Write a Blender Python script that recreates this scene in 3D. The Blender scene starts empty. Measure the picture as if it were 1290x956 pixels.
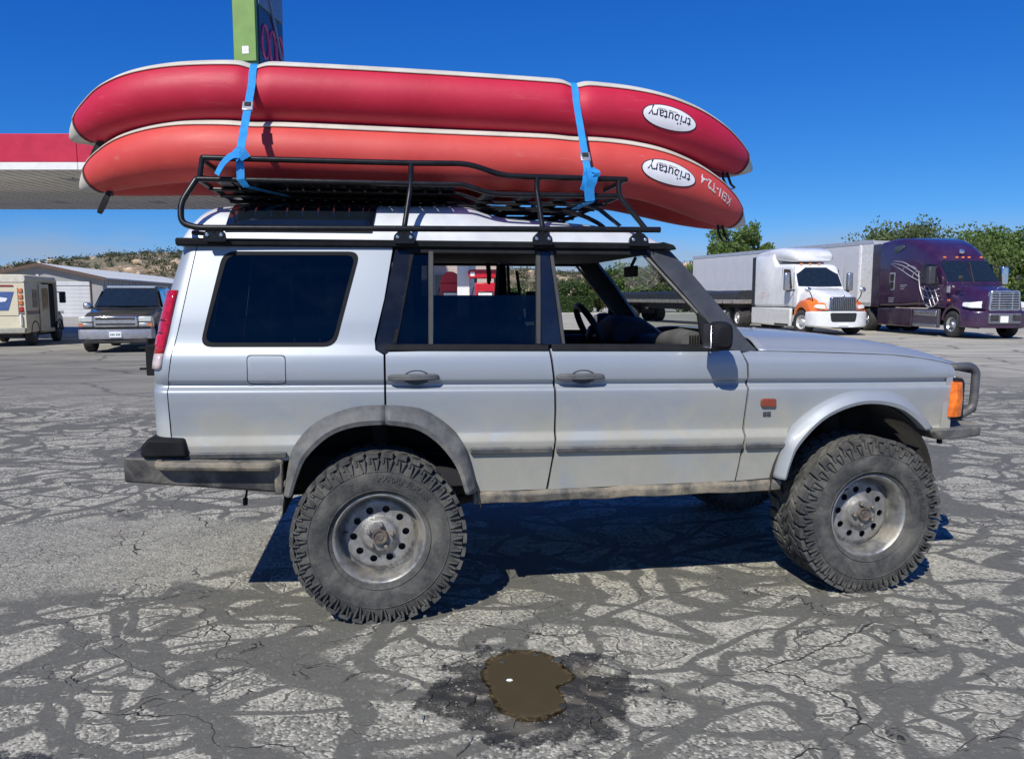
import bpy, bmesh, math, random
from math import sin, cos, pi, radians, sqrt, atan2, exp
from mathutils import Vector, Matrix
from mathutils.geometry import delaunay_2d_cdt
from mathutils import noise as mnoise
random.seed(7)
scene = bpy.context.scene
COL = scene.collection
# ---------------------------------------------------------------- camera
cam_d = bpy.data.cameras.new('camera'); cam = bpy.data.objects.new('camera', cam_d); COL.objects.link(cam)
cam_d.sensor_width = 36.0; cam_d.lens = 36.0 * 970 / 1290; cam_d.clip_start = 0.05; cam_d.clip_end = 6000
cam.location = (0, 0, 1.56); cam.rotation_euler = (radians(90 - 6.113), 0, 0)
scene.camera = cam
# ---------------------------------------------------------------- sky, sun, exposure
SUN = Vector((0.413, 0.924, -1.0)).normalized()          # direction the light travels
elev = math.asin(-SUN.z); rot = atan2(-SUN.x, -SUN.y)
world = bpy.data.worlds.new('World'); scene.world = world; world.use_nodes = True
wn = world.node_tree; wn.nodes.clear()
wo = wn.nodes.new('ShaderNodeOutputWorld'); wb = wn.nodes.new('ShaderNodeBackground'); ws = wn.nodes.new('ShaderNodeTexSky')
ws.sky_type = 'NISHITA'; ws.sun_disc = False; ws.sun_elevation = elev; ws.sun_rotation = rot
ws.altitude = 1900; ws.air_density = 1.0; ws.dust_density = 0.0; ws.ozone_density = 6.0
wb.inputs['Strength'].default_value = 0.1
# high-desert air: deepen the blue evenly over the whole dome (channel-wise contrast), plus thin high cloud low over the horizon
wsep = wn.nodes.new('ShaderNodeSeparateColor'); wcmb = wn.nodes.new('ShaderNodeCombineColor'); wn.links.new(ws.outputs[0], wsep.inputs[0])
for k, (gain, ex) in enumerate(((0.92, 1.85), (0.74, 1.08), (0.98, 0.645))):
    a_ = wn.nodes.new('ShaderNodeMath'); a_.operation = 'MULTIPLY'; a_.inputs[1].default_value = .1; wn.links.new(wsep.outputs[k], a_.inputs[0])
    p_ = wn.nodes.new('ShaderNodeMath'); p_.operation = 'POWER'; p_.inputs[1].default_value = ex; wn.links.new(a_.outputs[0], p_.inputs[0])
    g_ = wn.nodes.new('ShaderNodeMath'); g_.operation = 'MULTIPLY'; g_.inputs[1].default_value = gain * 10; wn.links.new(p_.outputs[0], g_.inputs[0]); wn.links.new(g_.outputs[0], wcmb.inputs[k])
wtc = wn.nodes.new('ShaderNodeTexCoord'); wmp = wn.nodes.new('ShaderNodeMapping'); wmp.inputs['Scale'].default_value = (1.6, 1.6, 9); wmp.inputs['Location'].default_value = (11.9, 6.3, 0); wn.links.new(wtc.outputs['Generated'], wmp.inputs[0])
wnz = wn.nodes.new('ShaderNodeTexNoise'); wnz.inputs['Scale'].default_value = 1.7; wnz.inputs['Detail'].default_value = 7; wnz.inputs['Roughness'].default_value = .55; wn.links.new(wmp.outputs[0], wnz.inputs['Vector'])
wr1 = wn.nodes.new('ShaderNodeMapRange'); wr1.interpolation_type = 'SMOOTHSTEP'; wn.links.new(wnz.outputs[0], wr1.inputs[0]); wr1.inputs[1].default_value = .36; wr1.inputs[2].default_value = .62
wsz = wn.nodes.new('ShaderNodeSeparateXYZ'); wn.links.new(wtc.outputs['Generated'], wsz.inputs[0])
wr2 = wn.nodes.new('ShaderNodeMapRange'); wr2.interpolation_type = 'SMOOTHSTEP'; wn.links.new(wsz.outputs[2], wr2.inputs[0]); wr2.inputs[1].default_value = .10; wr2.inputs[2].default_value = .035
wmu = wn.nodes.new('ShaderNodeMath'); wmu.operation = 'MULTIPLY'; wn.links.new(wr1.outputs[0], wmu.inputs[0]); wn.links.new(wr2.outputs[0], wmu.inputs[1])
wm3 = wn.nodes.new('ShaderNodeMath'); wm3.operation = 'MULTIPLY'; wm3.inputs[1].default_value = .85; wn.links.new(wmu.outputs[0], wm3.inputs[0])
wmx = wn.nodes.new('ShaderNodeMix'); wmx.data_type = 'RGBA'; wmx.inputs[7].default_value = (3.5, 4.2, 5.4, 1); wn.links.new(wm3.outputs[0], wmx.inputs[0]); wn.links.new(wcmb.outputs[0], wmx.inputs[6])
wn.links.new(wmx.outputs[2], wb.inputs[0]); wn.links.new(wb.outputs[0], wo.inputs[0])
sd = bpy.data.lights.new('sun', 'SUN'); sd.energy = 5.0; sd.angle = radians(0.53); sd.color = (1.0, 0.965, 0.885)
so = bpy.data.objects.new('sun', sd); COL.objects.link(so); so.rotation_euler = SUN.to_track_quat('-Z', 'Y').to_euler(); so.location = (-8, -15, 30)
scene.view_settings.view_transform = 'Standard'; scene.view_settings.look = 'None'
scene.view_settings.exposure = 0.0; scene.view_settings.gamma = 1.0; scene.view_settings.use_curve_mapping = False

# ---------------------------------------------------------------- material helpers
def N(nt, typ, ins=None, **props):
    n = nt.nodes.new(typ)
    for k, v in props.items(): setattr(n, k, v)
    for k, v in (ins or {}).items():
        if isinstance(v, bpy.types.NodeSocket): nt.links.new(v, n.inputs[k])
        else: n.inputs[k].default_value = v
    return n
def mth(nt, op, a, b=0.0, c=0.0, clamp=False):
    n = N(nt, 'ShaderNodeMath', {0: a, 1: b, 2: c}, operation=op); n.use_clamp = clamp
    return n.outputs[0]
def ramp(nt, v, lo, hi, a=0.0, b=1.0):
    n = N(nt, 'ShaderNodeMapRange', {0: v, 1: lo, 2: hi, 3: a, 4: b}, interpolation_type='SMOOTHSTEP'); return n.outputs[0]
def mixc(nt, f, a, b, bt='MIX'):
    n = N(nt, 'ShaderNodeMix', data_type='RGBA', blend_type=bt)
    for k, v in ((0, f), (6, a), (7, b)):
        if isinstance(v, bpy.types.NodeSocket): nt.links.new(v, n.inputs[k])
        elif k == 0: n.inputs[0].default_value = v
        else: n.inputs[k].default_value = (*v[:3], 1)
    return n.outputs[2]
def noise(nt, vec, sc, det=4, rough=.55, dist=0.0):
    return N(nt, 'ShaderNodeTexNoise', {'Vector': vec, 'Scale': sc, 'Detail': det, 'Roughness': rough, 'Distortion': dist}).outputs['Fac']
def newmat(name):
    m = bpy.data.materials.new(name); m.use_nodes = True; nt = m.node_tree; nt.nodes.clear()
    out = nt.nodes.new('ShaderNodeOutputMaterial'); b = nt.nodes.new('ShaderNodeBsdfPrincipled'); nt.links.new(b.outputs[0], out.inputs[0])
    tc = nt.nodes.new('ShaderNodeTexCoord')
    return m, nt, b, tc.outputs['Object'], out
MATS = {}
def M(name, col, rough=.5, metal=0.0, var=.12, vs=9.0, bump=0.0, bs=60.0, coat=0.0, dust=0.0, dcol=(.36, .31, .23), dz=None, spec=.5, ds=4.0):
    """plain surface: base colour with mottling, optional dust film (by noise, thicker low down on things that splash up) and fine relief"""
    if name in MATS: return MATS[name]
    m, nt, b, oc, out = newmat(name)
    n1 = noise(nt, oc, vs, 5, .6)
    lo = tuple(c * (1 - var) for c in col); hi = tuple(min(1, c * (1 + var)) for c in col)
    c = mixc(nt, ramp(nt, n1, .3, .7), lo, hi)
    r = mth(nt, 'ADD', mth(nt, 'MULTIPLY', n1, .18), rough - .09, clamp=True)
    if dust > 0:
        n2 = noise(nt, oc, ds, 7, .65, .4)
        f = ramp(nt, n2, .38, .72)
        if dz:
            z = N(nt, 'ShaderNodeSeparateXYZ', {0: oc}).outputs[2]
            f = mth(nt, 'ADD', mth(nt, 'MULTIPLY', f, ramp(nt, z, dz[1], dz[0], .12, 1.0)), ramp(nt, z, dz[0] + .12, dz[0] - .1, 0, .25))
        f = mth(nt, 'MULTIPLY', f, dust, clamp=True)
        c = mixc(nt, f, c, dcol); r = mth(nt, 'ADD', r, mth(nt, 'MULTIPLY', f, .5), clamp=True)
    nt.links.new(c, b.inputs['Base Color']); nt.links.new(r, b.inputs['Roughness'])
    b.inputs['Metallic'].default_value = metal; b.inputs['Coat Weight'].default_value = coat; b.inputs['Coat Roughness'].default_value = .06
    b.inputs['Specular IOR Level'].default_value = spec
    if bump > 0:
        bn = N(nt, 'ShaderNodeBump', {'Strength': min(1, bump), 'Distance': .01, 'Height': noise(nt, oc, bs, 4, .6)})
        nt.links.new(bn.outputs[0], b.inputs['Normal'])
    MATS[name] = m; return m
def glass(name, tint, op=0.12, rough=.015):
    """window pane: tinted see-through with fresnel gloss"""
    if name in MATS: return MATS[name]
    m = bpy.data.materials.new(name); m.use_nodes = True; nt = m.node_tree; nt.nodes.clear()
    out = nt.nodes.new('ShaderNodeOutputMaterial'); oc = nt.nodes.new('ShaderNodeTexCoord').outputs['Object']
    nz = noise(nt, oc, 6, 5, .6)
    t = N(nt, 'ShaderNodeBsdfTransparent', {'Color': (*tint, 1)})
    g = N(nt, 'ShaderNodeBsdfGlossy', {'Color': (1, 1, 1, 1), 'Roughness': rough})
    d = N(nt, 'ShaderNodeBsdfDiffuse', {'Color': (.30, .31, .30, 1)})
    bf = N(nt, 'ShaderNodeNewGeometry').outputs['Backfacing']
    fr = N(nt, 'ShaderNodeFresnel', {'IOR': mth(nt, 'ADD', 1.5, mth(nt, 'MULTIPLY', bf, 1 / 1.5 - 1.5))})
    mx = N(nt, 'ShaderNodeMixShader', {0: mth(nt, 'MULTIPLY', ramp(nt, nz, .45, .8), .06 * op), 1: t.outputs[0], 2: d.outputs[0]})
    m2 = N(nt, 'ShaderNodeMixShader', {0: fr.outputs[0], 1: mx.outputs[0], 2: g.outputs[0]})
    nt.links.new(m2.outputs[0], out.inputs[0]); MATS[name] = m; return m

# ---------------------------------------------------------------- mesh helpers
class MB:
    def __init__(s): s.v = []; s.f = []
    def add(s, vs, fs, T=None):
        o = len(s.v)
        s.v += [tuple(T @ Vector(p)) if T is not None else tuple(p) for p in vs]
        s.f += [[i + o for i in f] for f in fs]; return s
    def box(s, x0, x1, y0, y1, z0, z1, T=None):
        v = [(x, y, z) for z in (z0, z1) for y in (y0, y1) for x in (x0, x1)]
        return s.add(v, [(0, 2, 3, 1), (4, 5, 7, 6), (0, 1, 5, 4), (2, 6, 7, 3), (0, 4, 6, 2), (1, 3, 7, 5)], T)
    def prism(s, pts, axis, a, b, T=None):
        """polygon pts extruded along axis from a to b; axis 'y': pts=(x,z), 'x': pts=(y,z), 'z': pts=(x,y)"""
        def P(p, h): return {'y': (p[0], h, p[1]), 'x': (h, p[0], p[1]), 'z': (p[0], p[1], h)}[axis]
        n = len(pts); v = [P(p, a) for p in pts] + [P(p, b) for p in pts]
        f = [list(range(n)), list(range(2 * n - 1, n - 1, -1))] + [(i, i + n, (i + 1) % n + n, (i + 1) % n) for i in range(n)]
        return s.add(v, f, T)
    def tube(s, path, r, n=10, closed=False, cap=True):
        P = [Vector(p) for p in path]; m = len(P); o = len(s.v); up = None
        for i in range(m):
            a = P[(i - 1) % m] if (closed or i > 0) else P[i]; b = P[(i + 1) % m] if (closed or i < m - 1) else P[i]
            t = (b - a).normalized()
            if up is None:
                up = Vector((0, 0, 1)) if abs(t.z) < .9 else Vector((1, 0, 0))
            side = t.cross(up).normalized(); up = side.cross(t).normalized()
            rr = r[i] if isinstance(r, (list, tuple)) else r
            for k in range(n):
                q = P[i] + (side * cos(2 * pi * k / n) + up * sin(2 * pi * k / n)) * rr; s.v.append(tuple(q))
        for i in range(m if closed else m - 1):
            j = (i + 1) % m
            for k in range(n):
                l = (k + 1) % n; s.f.append([o + i * n + k, o + i * n + l, o + j * n + l, o + j * n + k])
        if cap and not closed:
            s.f.append([o + k for k in range(n)][::-1]); s.f.append([o + (m - 1) * n + k for k in range(n)])
        return s
    def lathe(s, prof, n=48, axis='y', c=(0, 0, 0), a0=0.0, a1=2 * pi, T=None):
        """prof: (along axis, radius)"""
        full = abs(a1 - a0 - 2 * pi) < 1e-6; m = n if full else n + 1; v = []
        for i in range(m):
            a = a0 + (a1 - a0) * i / n
            for (h, r) in prof:
                p = {'y': (r * cos(a), h, r * sin(a)), 'z': (r * cos(a), r * sin(a), h), 'x': (h, r * cos(a), r * sin(a))}[axis]
                v.append((p[0] + c[0], p[1] + c[1], p[2] + c[2]))
        k = len(prof); f = []
        for i in range(n):
            j = (i + 1) % m
            for q in range(k - 1): f.append((i * k + q, i * k + q + 1, j * k + q + 1, j * k + q))
        return s.add(v, f, T)
    def loft(s, rings, cap=True, closed=True):
        n = len(rings[0]); o = len(s.v)
        for r in rings: s.v += [tuple(p) for p in r]
        for i in range(len(rings) - 1):
            for k in range(n if closed else n - 1):
                l = (k + 1) % n; s.f.append([o + i * n + k, o + i * n + l, o + (i + 1) * n + l, o + (i + 1) * n + k])
        if cap:
            s.f.append([o + k for k in range(n)][::-1]); s.f.append([o + (len(rings) - 1) * n + k for k in range(n)])
        return s
    def ball(s, c, r, n=10, m=6, sc=(1, 1, 1)):
        pr = [(-cos(pi * i / m) , sin(pi * i / m)) for i in range(m + 1)]; v = []; f = []
        for i in range(n):
            a = 2 * pi * i / n
            for h, q in pr: v.append((c[0] + r * sc[0] * q * cos(a), c[1] + r * sc[1] * q * sin(a), c[2] + r * sc[2] * h))
        k = m + 1
        for i in range(n):
            j = (i + 1) % n
            for q in range(m): f.append((i * k + q, j * k + q, j * k + q + 1, i * k + q + 1))
        return s.add(v, f)
    def build(s, name, mat, parent=None, smooth=35, bevel=0.0, seg=2, solid=0.0):
        me = bpy.data.meshes.new(name); me.from_pydata(s.v, [], s.f); me.validate(); me.update()
        if smooth:
            me.polygons.foreach_set('use_smooth', [True] * len(me.polygons)); me.set_sharp_from_angle(angle=radians(smooth))
        bm = bmesh.new(); bm.from_mesh(me); bmesh.ops.remove_doubles(bm, verts=bm.verts, dist=1e-5); bmesh.ops.recalc_face_normals(bm, faces=bm.faces); bm.to_mesh(me); bm.free()
        o = bpy.data.objects.new(name, me); COL.objects.link(o)
        if mat: me.materials.append(mat)
        if parent: o.parent = parent
        if solid:
            md = o.modifiers.new('solid', 'SOLIDIFY'); md.thickness = solid; md.offset = 0
        if bevel:
            md = o.modifiers.new('bevel', 'BEVEL'); md.width = bevel; md.segments = seg; md.limit_method = 'ANGLE'; md.angle_limit = radians(40)
            md.harden_normals = False
        return o
def tag(o, label, cat=None, group=None, kind=None):
    if label: o['label'] = label
    if cat: o['category'] = cat
    if group: o['group'] = group
    if kind: o['kind'] = kind
    return o
def thing(name, label, cat, loc=(0, 0, 0), rz=0.0, group=None):
    o = bpy.data.objects.new(name, None); COL.objects.link(o); o.location = loc; o.rotation_euler = (0, 0, rz); o.empty_display_size = .2
    return tag(o, label, cat, group)
def copy_tree(o, parent=None):
    c = o.copy(); COL.objects.link(c)
    if parent: c.parent = parent
    for ch in list(o.children): copy_tree(ch, c)
    return c
def mirror(o, parent=None, name=None):
    """same part on the other side of the vehicle"""
    c = copy_tree(o, parent or o.parent)
    c.scale = (1, -1, 1); c.location.y = -c.location.y
    return c
def inpoly(x, y, poly):
    r = False; j = len(poly) - 1
    for i in range(len(poly)):
        a, b = poly[i], poly[j]
        if (a[1] > y) != (b[1] > y) and x < (b[0] - a[0]) * (y - a[1]) / (b[1] - a[1]) + a[0]: r = not r
        j = i
    return r
def lerp_tab(tab, x):
    if x <= tab[0][0]: return tab[0][1]
    for (a, b), (c, d) in zip(tab, tab[1:]):
        if x <= c: return b + (d - b) * (x - a) / (c - a)
    return tab[-1][1]
def smooth_tab(tab, x):
    """Catmull-Rom through the table"""
    if x <= tab[0][0]: return tab[0][1]
    if x >= tab[-1][0]: return tab[-1][1]
    for i in range(len(tab) - 1):
        if x <= tab[i + 1][0]:
            x0, y0 = tab[i]; x1, y1 = tab[i + 1]; h = x1 - x0; t = (x - x0) / h
            def sl(k):
                if k == 0: return (tab[1][1] - tab[0][1]) / (tab[1][0] - tab[0][0])
                if k == len(tab) - 1: return (tab[-1][1] - tab[-2][1]) / (tab[-1][0] - tab[-2][0])
                a = (tab[k][1] - tab[k - 1][1]) / (tab[k][0] - tab[k - 1][0]); b = (tab[k + 1][1] - tab[k][1]) / (tab[k + 1][0] - tab[k][0])
                return 0 if a * b <= 0 else 2 * a * b / (a + b)
            m0, m1 = sl(i) * h, sl(i + 1) * h
            return (2*t**3 - 3*t*t + 1) * y0 + (t**3 - 2*t*t + t) * m0 + (-2*t**3 + 3*t*t) * y1 + (t**3 - t*t) * m1
def rpoly(pts, rad, seg=4):
    """round the corners of a polygon"""
    out = []; n = len(pts)
    for i in range(n):
        p = Vector(pts[i]); a = Vector(pts[i - 1]) - p; b = Vector(pts[(i + 1) % n]) - p
        r = rad[i] if isinstance(rad, (list, tuple)) else rad
        r = min(r, a.length * .45, b.length * .45)
        if r < 1e-4: out.append(tuple(p)); continue
        s0 = p + a.normalized() * r; s1 = p + b.normalized() * r
        for k in range(seg + 1):
            t = k / seg; q = s0 * (1 - t) ** 2 + p * 2 * t * (1 - t) + s1 * t * t; out.append((q.x, q.y))
    return out
def densify(poly, d):
    out = []
    for i in range(len(poly)):
        a, b = poly[i], poly[(i + 1) % len(poly)]; L = math.hypot(b[0] - a[0], b[1] - a[1]); k = max(1, int(L / d))
        for j in range(k): out.append((a[0] + (b[0] - a[0]) * j / k, a[1] + (b[1] - a[1]) * j / k))
    return out
def sheet(name, outline, holes, surf, mat, parent, gx=.08, gz=.03, thick=.02, inward=1.0, zlines=(), edge=.05, tilt=0.0, x0=.8):
    """curved pressed panel: outline (u,v) with holes, surf(u,v)->Vector; edges turned inwards by thick"""
    def cross(poly):
        out = []
        for i in range(len(poly)):
            a, b = poly[i], poly[(i + 1) % len(poly)]; out.append(a)
            za, zb = a[1] - tilt * (a[0] - x0), b[1] - tilt * (b[0] - x0); hit = []
            for q in zlines:
                if abs(zb - za) > 1e-9 and min(za, zb) + 1e-4 < q < max(za, zb) - 1e-4: hit.append((q - za) / (zb - za))
            for t in sorted(hit): out.append((a[0] + (b[0] - a[0]) * t, a[1] + (b[1] - a[1]) * t))
        return out
    rings = [cross(densify(outline, edge))] + [cross(densify(h, edge)) for h in holes]
    vs, es = [], []
    for r in rings:
        o = len(vs); vs += [Vector(p) for p in r]; es += [(o + i, o + (i + 1) % len(r)) for i in range(len(r))]
    nb = len(vs)
    us = [p[0] for p in outline]; zs = [p[1] for p in outline]
    zz = list(zlines)
    z = min(zs) + gz
    while z < max(zs):
        if all(abs(z - q) > gz * .5 for q in zlines): zz.append(z)
        z += gz
    x = min(us) + gx * .5
    while x < max(us):
        for z in zz:
            ln = z in zlines; z = z + (tilt * (x - x0) if ln else 0)
            if inpoly(x, z, outline) and not any(inpoly(x, z, h) for h in holes):
                if min((x - q.x) ** 2 + (z - q.y) ** 2 for q in vs[:nb]) > (.003 if ln else min(gx, gz) * .35) ** 2: vs.append(Vector((x, z)))
        x += gx
    V, E, F, ov, oe, of = delaunay_2d_cdt(vs, es, [], 0, 1e-6)
    me = bpy.data.meshes.new(name); verts = []; nrm = []
    for p in V:
        q = Vector(surf(p.x, p.y)); e = 2e-3
        du = Vector(surf(p.x + e, p.y)) - Vector(surf(p.x - e, p.y)); dv = Vector(surf(p.x, p.y + e)) - Vector(surf(p.x, p.y - e))
        verts.append(q); n = du.cross(dv).normalized() * inward; nrm.append(n)
    faces = []
    for f in F:
        cx = sum(V[i].x for i in f) / 3; cz = sum(V[i].y for i in f) / 3
        if inpoly(cx, cz, rings[0]) and not any(inpoly(cx, cz, h) for h in rings[1:]):
            a, b, c = [verts[i] for i in f]
            if (b - a).cross(c - a).dot(nrm[f[0]]) < 0: f = f[::-1]
            faces.append(list(f))
    if thick:
        cnt = {}
        for f in faces:
            for i in range(3):
                a, b = f[i], f[(i + 1) % 3]; cnt[(a, b)] = 1
        k = {}
        for (a, b) in list(cnt):
            if (b, a) not in cnt:
                q = []
                for i in (a, b):
                    for lvl in (0, 1):
                        if (i, lvl) not in k:
                            k[(i, lvl)] = len(verts); verts.append(verts[i] - nrm[i] * (thick * lvl)); nrm.append(None)
                faces.append([k[(b, 0)], k[(a, 0)], k[(a, 1)], k[(b, 1)]])
    me.from_pydata([tuple(v) for v in verts], [], faces); me.update()
    me.polygons.foreach_set('use_smooth', [True] * len(me.polygons))
    vn = [v.normal.copy() for v in me.vertices]
    me.normals_split_custom_set_from_vertices([tuple(nrm[i]) if nrm[i] is not None else tuple(vn[i]) for i in range(len(verts))])
    o = bpy.data.objects.new(name, me); COL.objects.link(o); me.materials.append(mat)
    if parent: o.parent = parent
    return o
def textmesh(s, size=1.0, shear=0.0, bold=0.0):
    cu = bpy.data.curves.new('t', 'FONT'); cu.body = s; cu.size = size; cu.shear = shear; cu.offset = bold; cu.resolution_u = 3; cu.align_x = 'CENTER'; cu.align_y = 'CENTER'
    o = bpy.data.objects.new('t', cu); COL.objects.link(o); bpy.context.view_layer.update()
    me = o.to_mesh(); v = [tuple(p.co) for p in me.vertices]; f = [list(p.vertices) for p in me.polygons]
    o.to_mesh_clear(); bpy.data.objects.remove(o); bpy.data.curves.remove(cu)
    return v, f
def ribbon(mb, path, w, t=.003, wdir=(1, 0, 0)):
    """flat strap along path; w across wdir"""
    P = [Vector(p) for p in path]; W = Vector(wdir); rings = []
    for i, p in enumerate(P):
        tg = (P[min(i + 1, len(P) - 1)] - P[max(i - 1, 0)]).normalized(); wd = (W - tg * W.dot(tg)).normalized(); nn = tg.cross(wd)
        rings.append([p + wd * w / 2 + nn * t, p - wd * w / 2 + nn * t, p - wd * w / 2 - nn * t, p + wd * w / 2 - nn * t])
    return mb.loft(rings)
def bez(pts, n=8):
    """Catmull-Rom polyline through 3D points"""
    P = [Vector(p) for p in pts]; out = []
    for i in range(len(P) - 1):
        a = P[max(i - 1, 0)]; b = P[i]; c = P[i + 1]; d = P[min(i + 2, len(P) - 1)]
        for k in range(n):
            t = k / n; out.append(.5 * ((2 * b) + (c - a) * t + (2 * a - 5 * b + 4 * c - d) * t * t + (-a + 3 * b - 3 * c + d) * t ** 3))
    out.append(P[-1]); return out
def fillet(pts, r, n=5):
    P = [Vector(p) for p in pts]; out = [P[0]]
    for i in range(1, len(P) - 1):
        a = P[i - 1] - P[i]; b = P[i + 1] - P[i]; q = min(r, a.length * .45, b.length * .45); s0 = P[i] + a.normalized() * q; s1 = P[i] + b.normalized() * q
        for k in range(n + 1):
            t = k / n; out.append(s0 * (1 - t) ** 2 + P[i] * 2 * t * (1 - t) + s1 * t * t)
    out.append(P[-1]); return out
# ================================================================ ground
def ground_material():
    m, nt, b, oc, out = newmat('cracked asphalt')
    sep = N(nt, 'ShaderNodeSeparateXYZ', {0: oc}); X, Y = sep.outputs[0], sep.outputs[1]
    def vec(x, y): return N(nt, 'ShaderNodeCombineXYZ', {0: x, 1: y, 2: 0.0}).outputs[0]
    def warp(v, sc, amp, det=2):
        c = N(nt, 'ShaderNodeTexNoise', {'Vector': v, 'Scale': sc, 'Detail': det, 'Roughness': .5}).outputs['Color']
        c = N(nt, 'ShaderNodeVectorMath', {0: c, 1: (.5, .5, .5)}, operation='SUBTRACT').outputs[0]
        c = N(nt, 'ShaderNodeVectorMath', {0: c, 'Scale': amp}, operation='SCALE').outputs[0]
        return N(nt, 'ShaderNodeVectorMath', {0: v, 1: c}, operation='ADD').outputs[0]
    def vor(v, sc, feat='DISTANCE_TO_EDGE', o='Distance', rnd=1.0):
        return N(nt, 'ShaderNodeTexVoronoi', {'Vector': v, 'Scale': sc, 'Randomness': rnd}, feature=feat, voronoi_dimensions='2D').outputs[o]
    rx = mth(nt, 'ADD', mth(nt, 'MULTIPLY', X, .88), mth(nt, 'MULTIPLY', Y, .30)); ry = mth(nt, 'ADD', mth(nt, 'MULTIPLY', Y, 1.18), mth(nt, 'MULTIPLY', X, -.34))
    P0 = vec(rx, ry)
    P1 = warp(warp(P0, 1.6, .55), 7.5, .17, 4)
    P2 = warp(warp(P0, .9, 1.0), 6, .16, 4)
    # wandering bands of smooth crack filler
    E1S = 4.3; e1 = vor(P1, E1S); e2 = vor(P2, 1.6)
    wn_ = noise(nt, oc, .85, 3, .5); wn2 = noise(nt, oc, 3.2, 3, .55)
    w1 = mth(nt, 'ADD', ramp(nt, wn_, .30, .70, -.08, .095), mth(nt, 'MULTIPLY', mth(nt, 'SUBTRACT', wn2, .5), .30))
    edge_n = mth(nt, 'MULTIPLY', mth(nt, 'SUBTRACT', noise(nt, oc, 38, 3, .6), .5), .05)
    s1 = ramp(nt, mth(nt, 'ADD', mth(nt, 'SUBTRACT', e1, w1), edge_n), -.012, .012, 1, 0)
    s2 = ramp(nt, mth(nt, 'ADD', mth(nt, 'SUBTRACT', e2, .048), edge_n), -.012, .012, 1, 0)
    # hand-drawn squiggles of filler: contour bands of two slow noises
    def band(v, sc, w):
        q = noise(nt, v, sc, 1.5, .45, .6); return ramp(nt, mth(nt, 'ADD', mth(nt, 'ABSOLUTE', mth(nt, 'SUBTRACT', q, .5)), mth(nt, 'MULTIPLY', edge_n, .35)), w - .006, w + .006, 1, 0)
    sq = mth(nt, 'MAXIMUM', band(P0, .85, .024), band(N(nt, 'ShaderNodeVectorMath', {0: P0, 1: (7.3, 2.1, 4.0)}, operation='ADD').outputs[0], 1.25, .026))
    seal = mth(nt, 'MAXIMUM', mth(nt, 'MAXIMUM', s1, s2), sq)
    rim = mth(nt, 'MULTIPLY', ramp(nt, mth(nt, 'ADD', mth(nt, 'SUBTRACT', e1, w1), edge_n), .06, .015), ramp(nt, noise(nt, oc, 6, 4, .6), .44, .60))
    # how far the filler pattern reaches: near field, then worn plain surface
    yz = mth(nt, 'ADD', Y, mth(nt, 'MULTIPLY', mth(nt, 'SUBTRACT', noise(nt, oc, .28, 2, .5), .5), 7.0))
    near = ramp(nt, yz, 14.5, 10.0)
    bare = ramp(nt, noise(nt, oc, .55, 2, .4), .64, .70)           # worn plain areas
    lf = N(nt, 'ShaderNodeVectorMath', {0: vec(mth(nt, 'MULTIPLY', mth(nt, 'ADD', X, 2.5), .62), mth(nt, 'SUBTRACT', Y, 4.65)), 1: (0, 0, 0)}, operation='DISTANCE').outputs['Value']
    bare = mth(nt, 'MAXIMUM', bare, ramp(nt, mth(nt, 'ADD', lf, mth(nt, 'MULTIPLY', wn2, .7)), 1.15, .95))
    seal = mth(nt, 'MULTIPLY', seal, mth(nt, 'SUBTRACT', 1.0, mth(nt, 'MULTIPLY', bare, .93)))
    sealn = mth(nt, 'MULTIPLY', seal, near)
    # hairline cracks
    ck = vor(warp(P0, 9, .12, 4), 7.5); ckm = ramp(nt, noise(nt, oc, 2.1, 2, .5), .52, .66)
    crack = mth(nt, 'MULTIPLY', ramp(nt, mth(nt, 'ADD', ck, mth(nt, 'MULTIPLY', edge_n, .5)), .004, .028, 1, 0), ckm)
    ck2 = vor(warp(P0, 2.2, .5, 4), 1.1); crack = mth(nt, 'MAXIMUM', crack, mth(nt, 'MULTIPLY', ramp(nt, ck2, .002, .007, 1, 0), ramp(nt, noise(nt, oc, 1.1, 3, .6), .46, .56)))
    crack = mth(nt, 'MULTIPLY', crack, mth(nt, 'SUBTRACT', 1.0, mth(nt, 'MULTIPLY', sealn, .6)))
    crack = mth(nt, 'MULTIPLY', crack, ramp(nt, Y, 30, 9, .0, 1.0))
    # aggregate
    ag = vor(oc, 85, 'F1', 'Color'); agv = N(nt, 'ShaderNodeSeparateColor', {0: ag}).outputs[0]
    agd = vor(oc, 85, 'F1', 'Distance')
    fine = noise(nt, oc, 260, 3, .7); mid = noise(nt, oc, 14, 5, .65); big = noise(nt, oc, .9, 4, .55)
    patch = N(nt, 'ShaderNodeSeparateColor', {0: vor(P1, E1S, 'F1', 'Color')}).outputs[0]
    chunk = N(nt, 'ShaderNodeSeparateColor', {0: vor(warp(P0, 9, .12, 4), 7.5, 'F1', 'Color')}).outputs[1]
    lt = mixc(nt, ramp(nt, mth(nt, 'ADD', mth(nt, 'MULTIPLY', patch, .55), mth(nt, 'ADD', mth(nt, 'MULTIPLY', mid, .3), mth(nt, 'MULTIPLY', chunk, .3))), .2, .95), (.145, .142, .122), (.305, .293, .245))
    lt = mixc(nt, ramp(nt, agv, .55, 1.0, 0, .8), lt, (.46, .44, .365)); lt = mixc(nt, ramp(nt, agv, .32, 0, 0, .75), lt, (.062, .061, .053))
    lt = mixc(nt, ramp(nt, mid, .55, .8, 0, .6), lt, (.105, .104, .09))
    lt = mixc(nt, mth(nt, 'MULTIPLY', rim, .6), lt, (.50, .475, .39))
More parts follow.
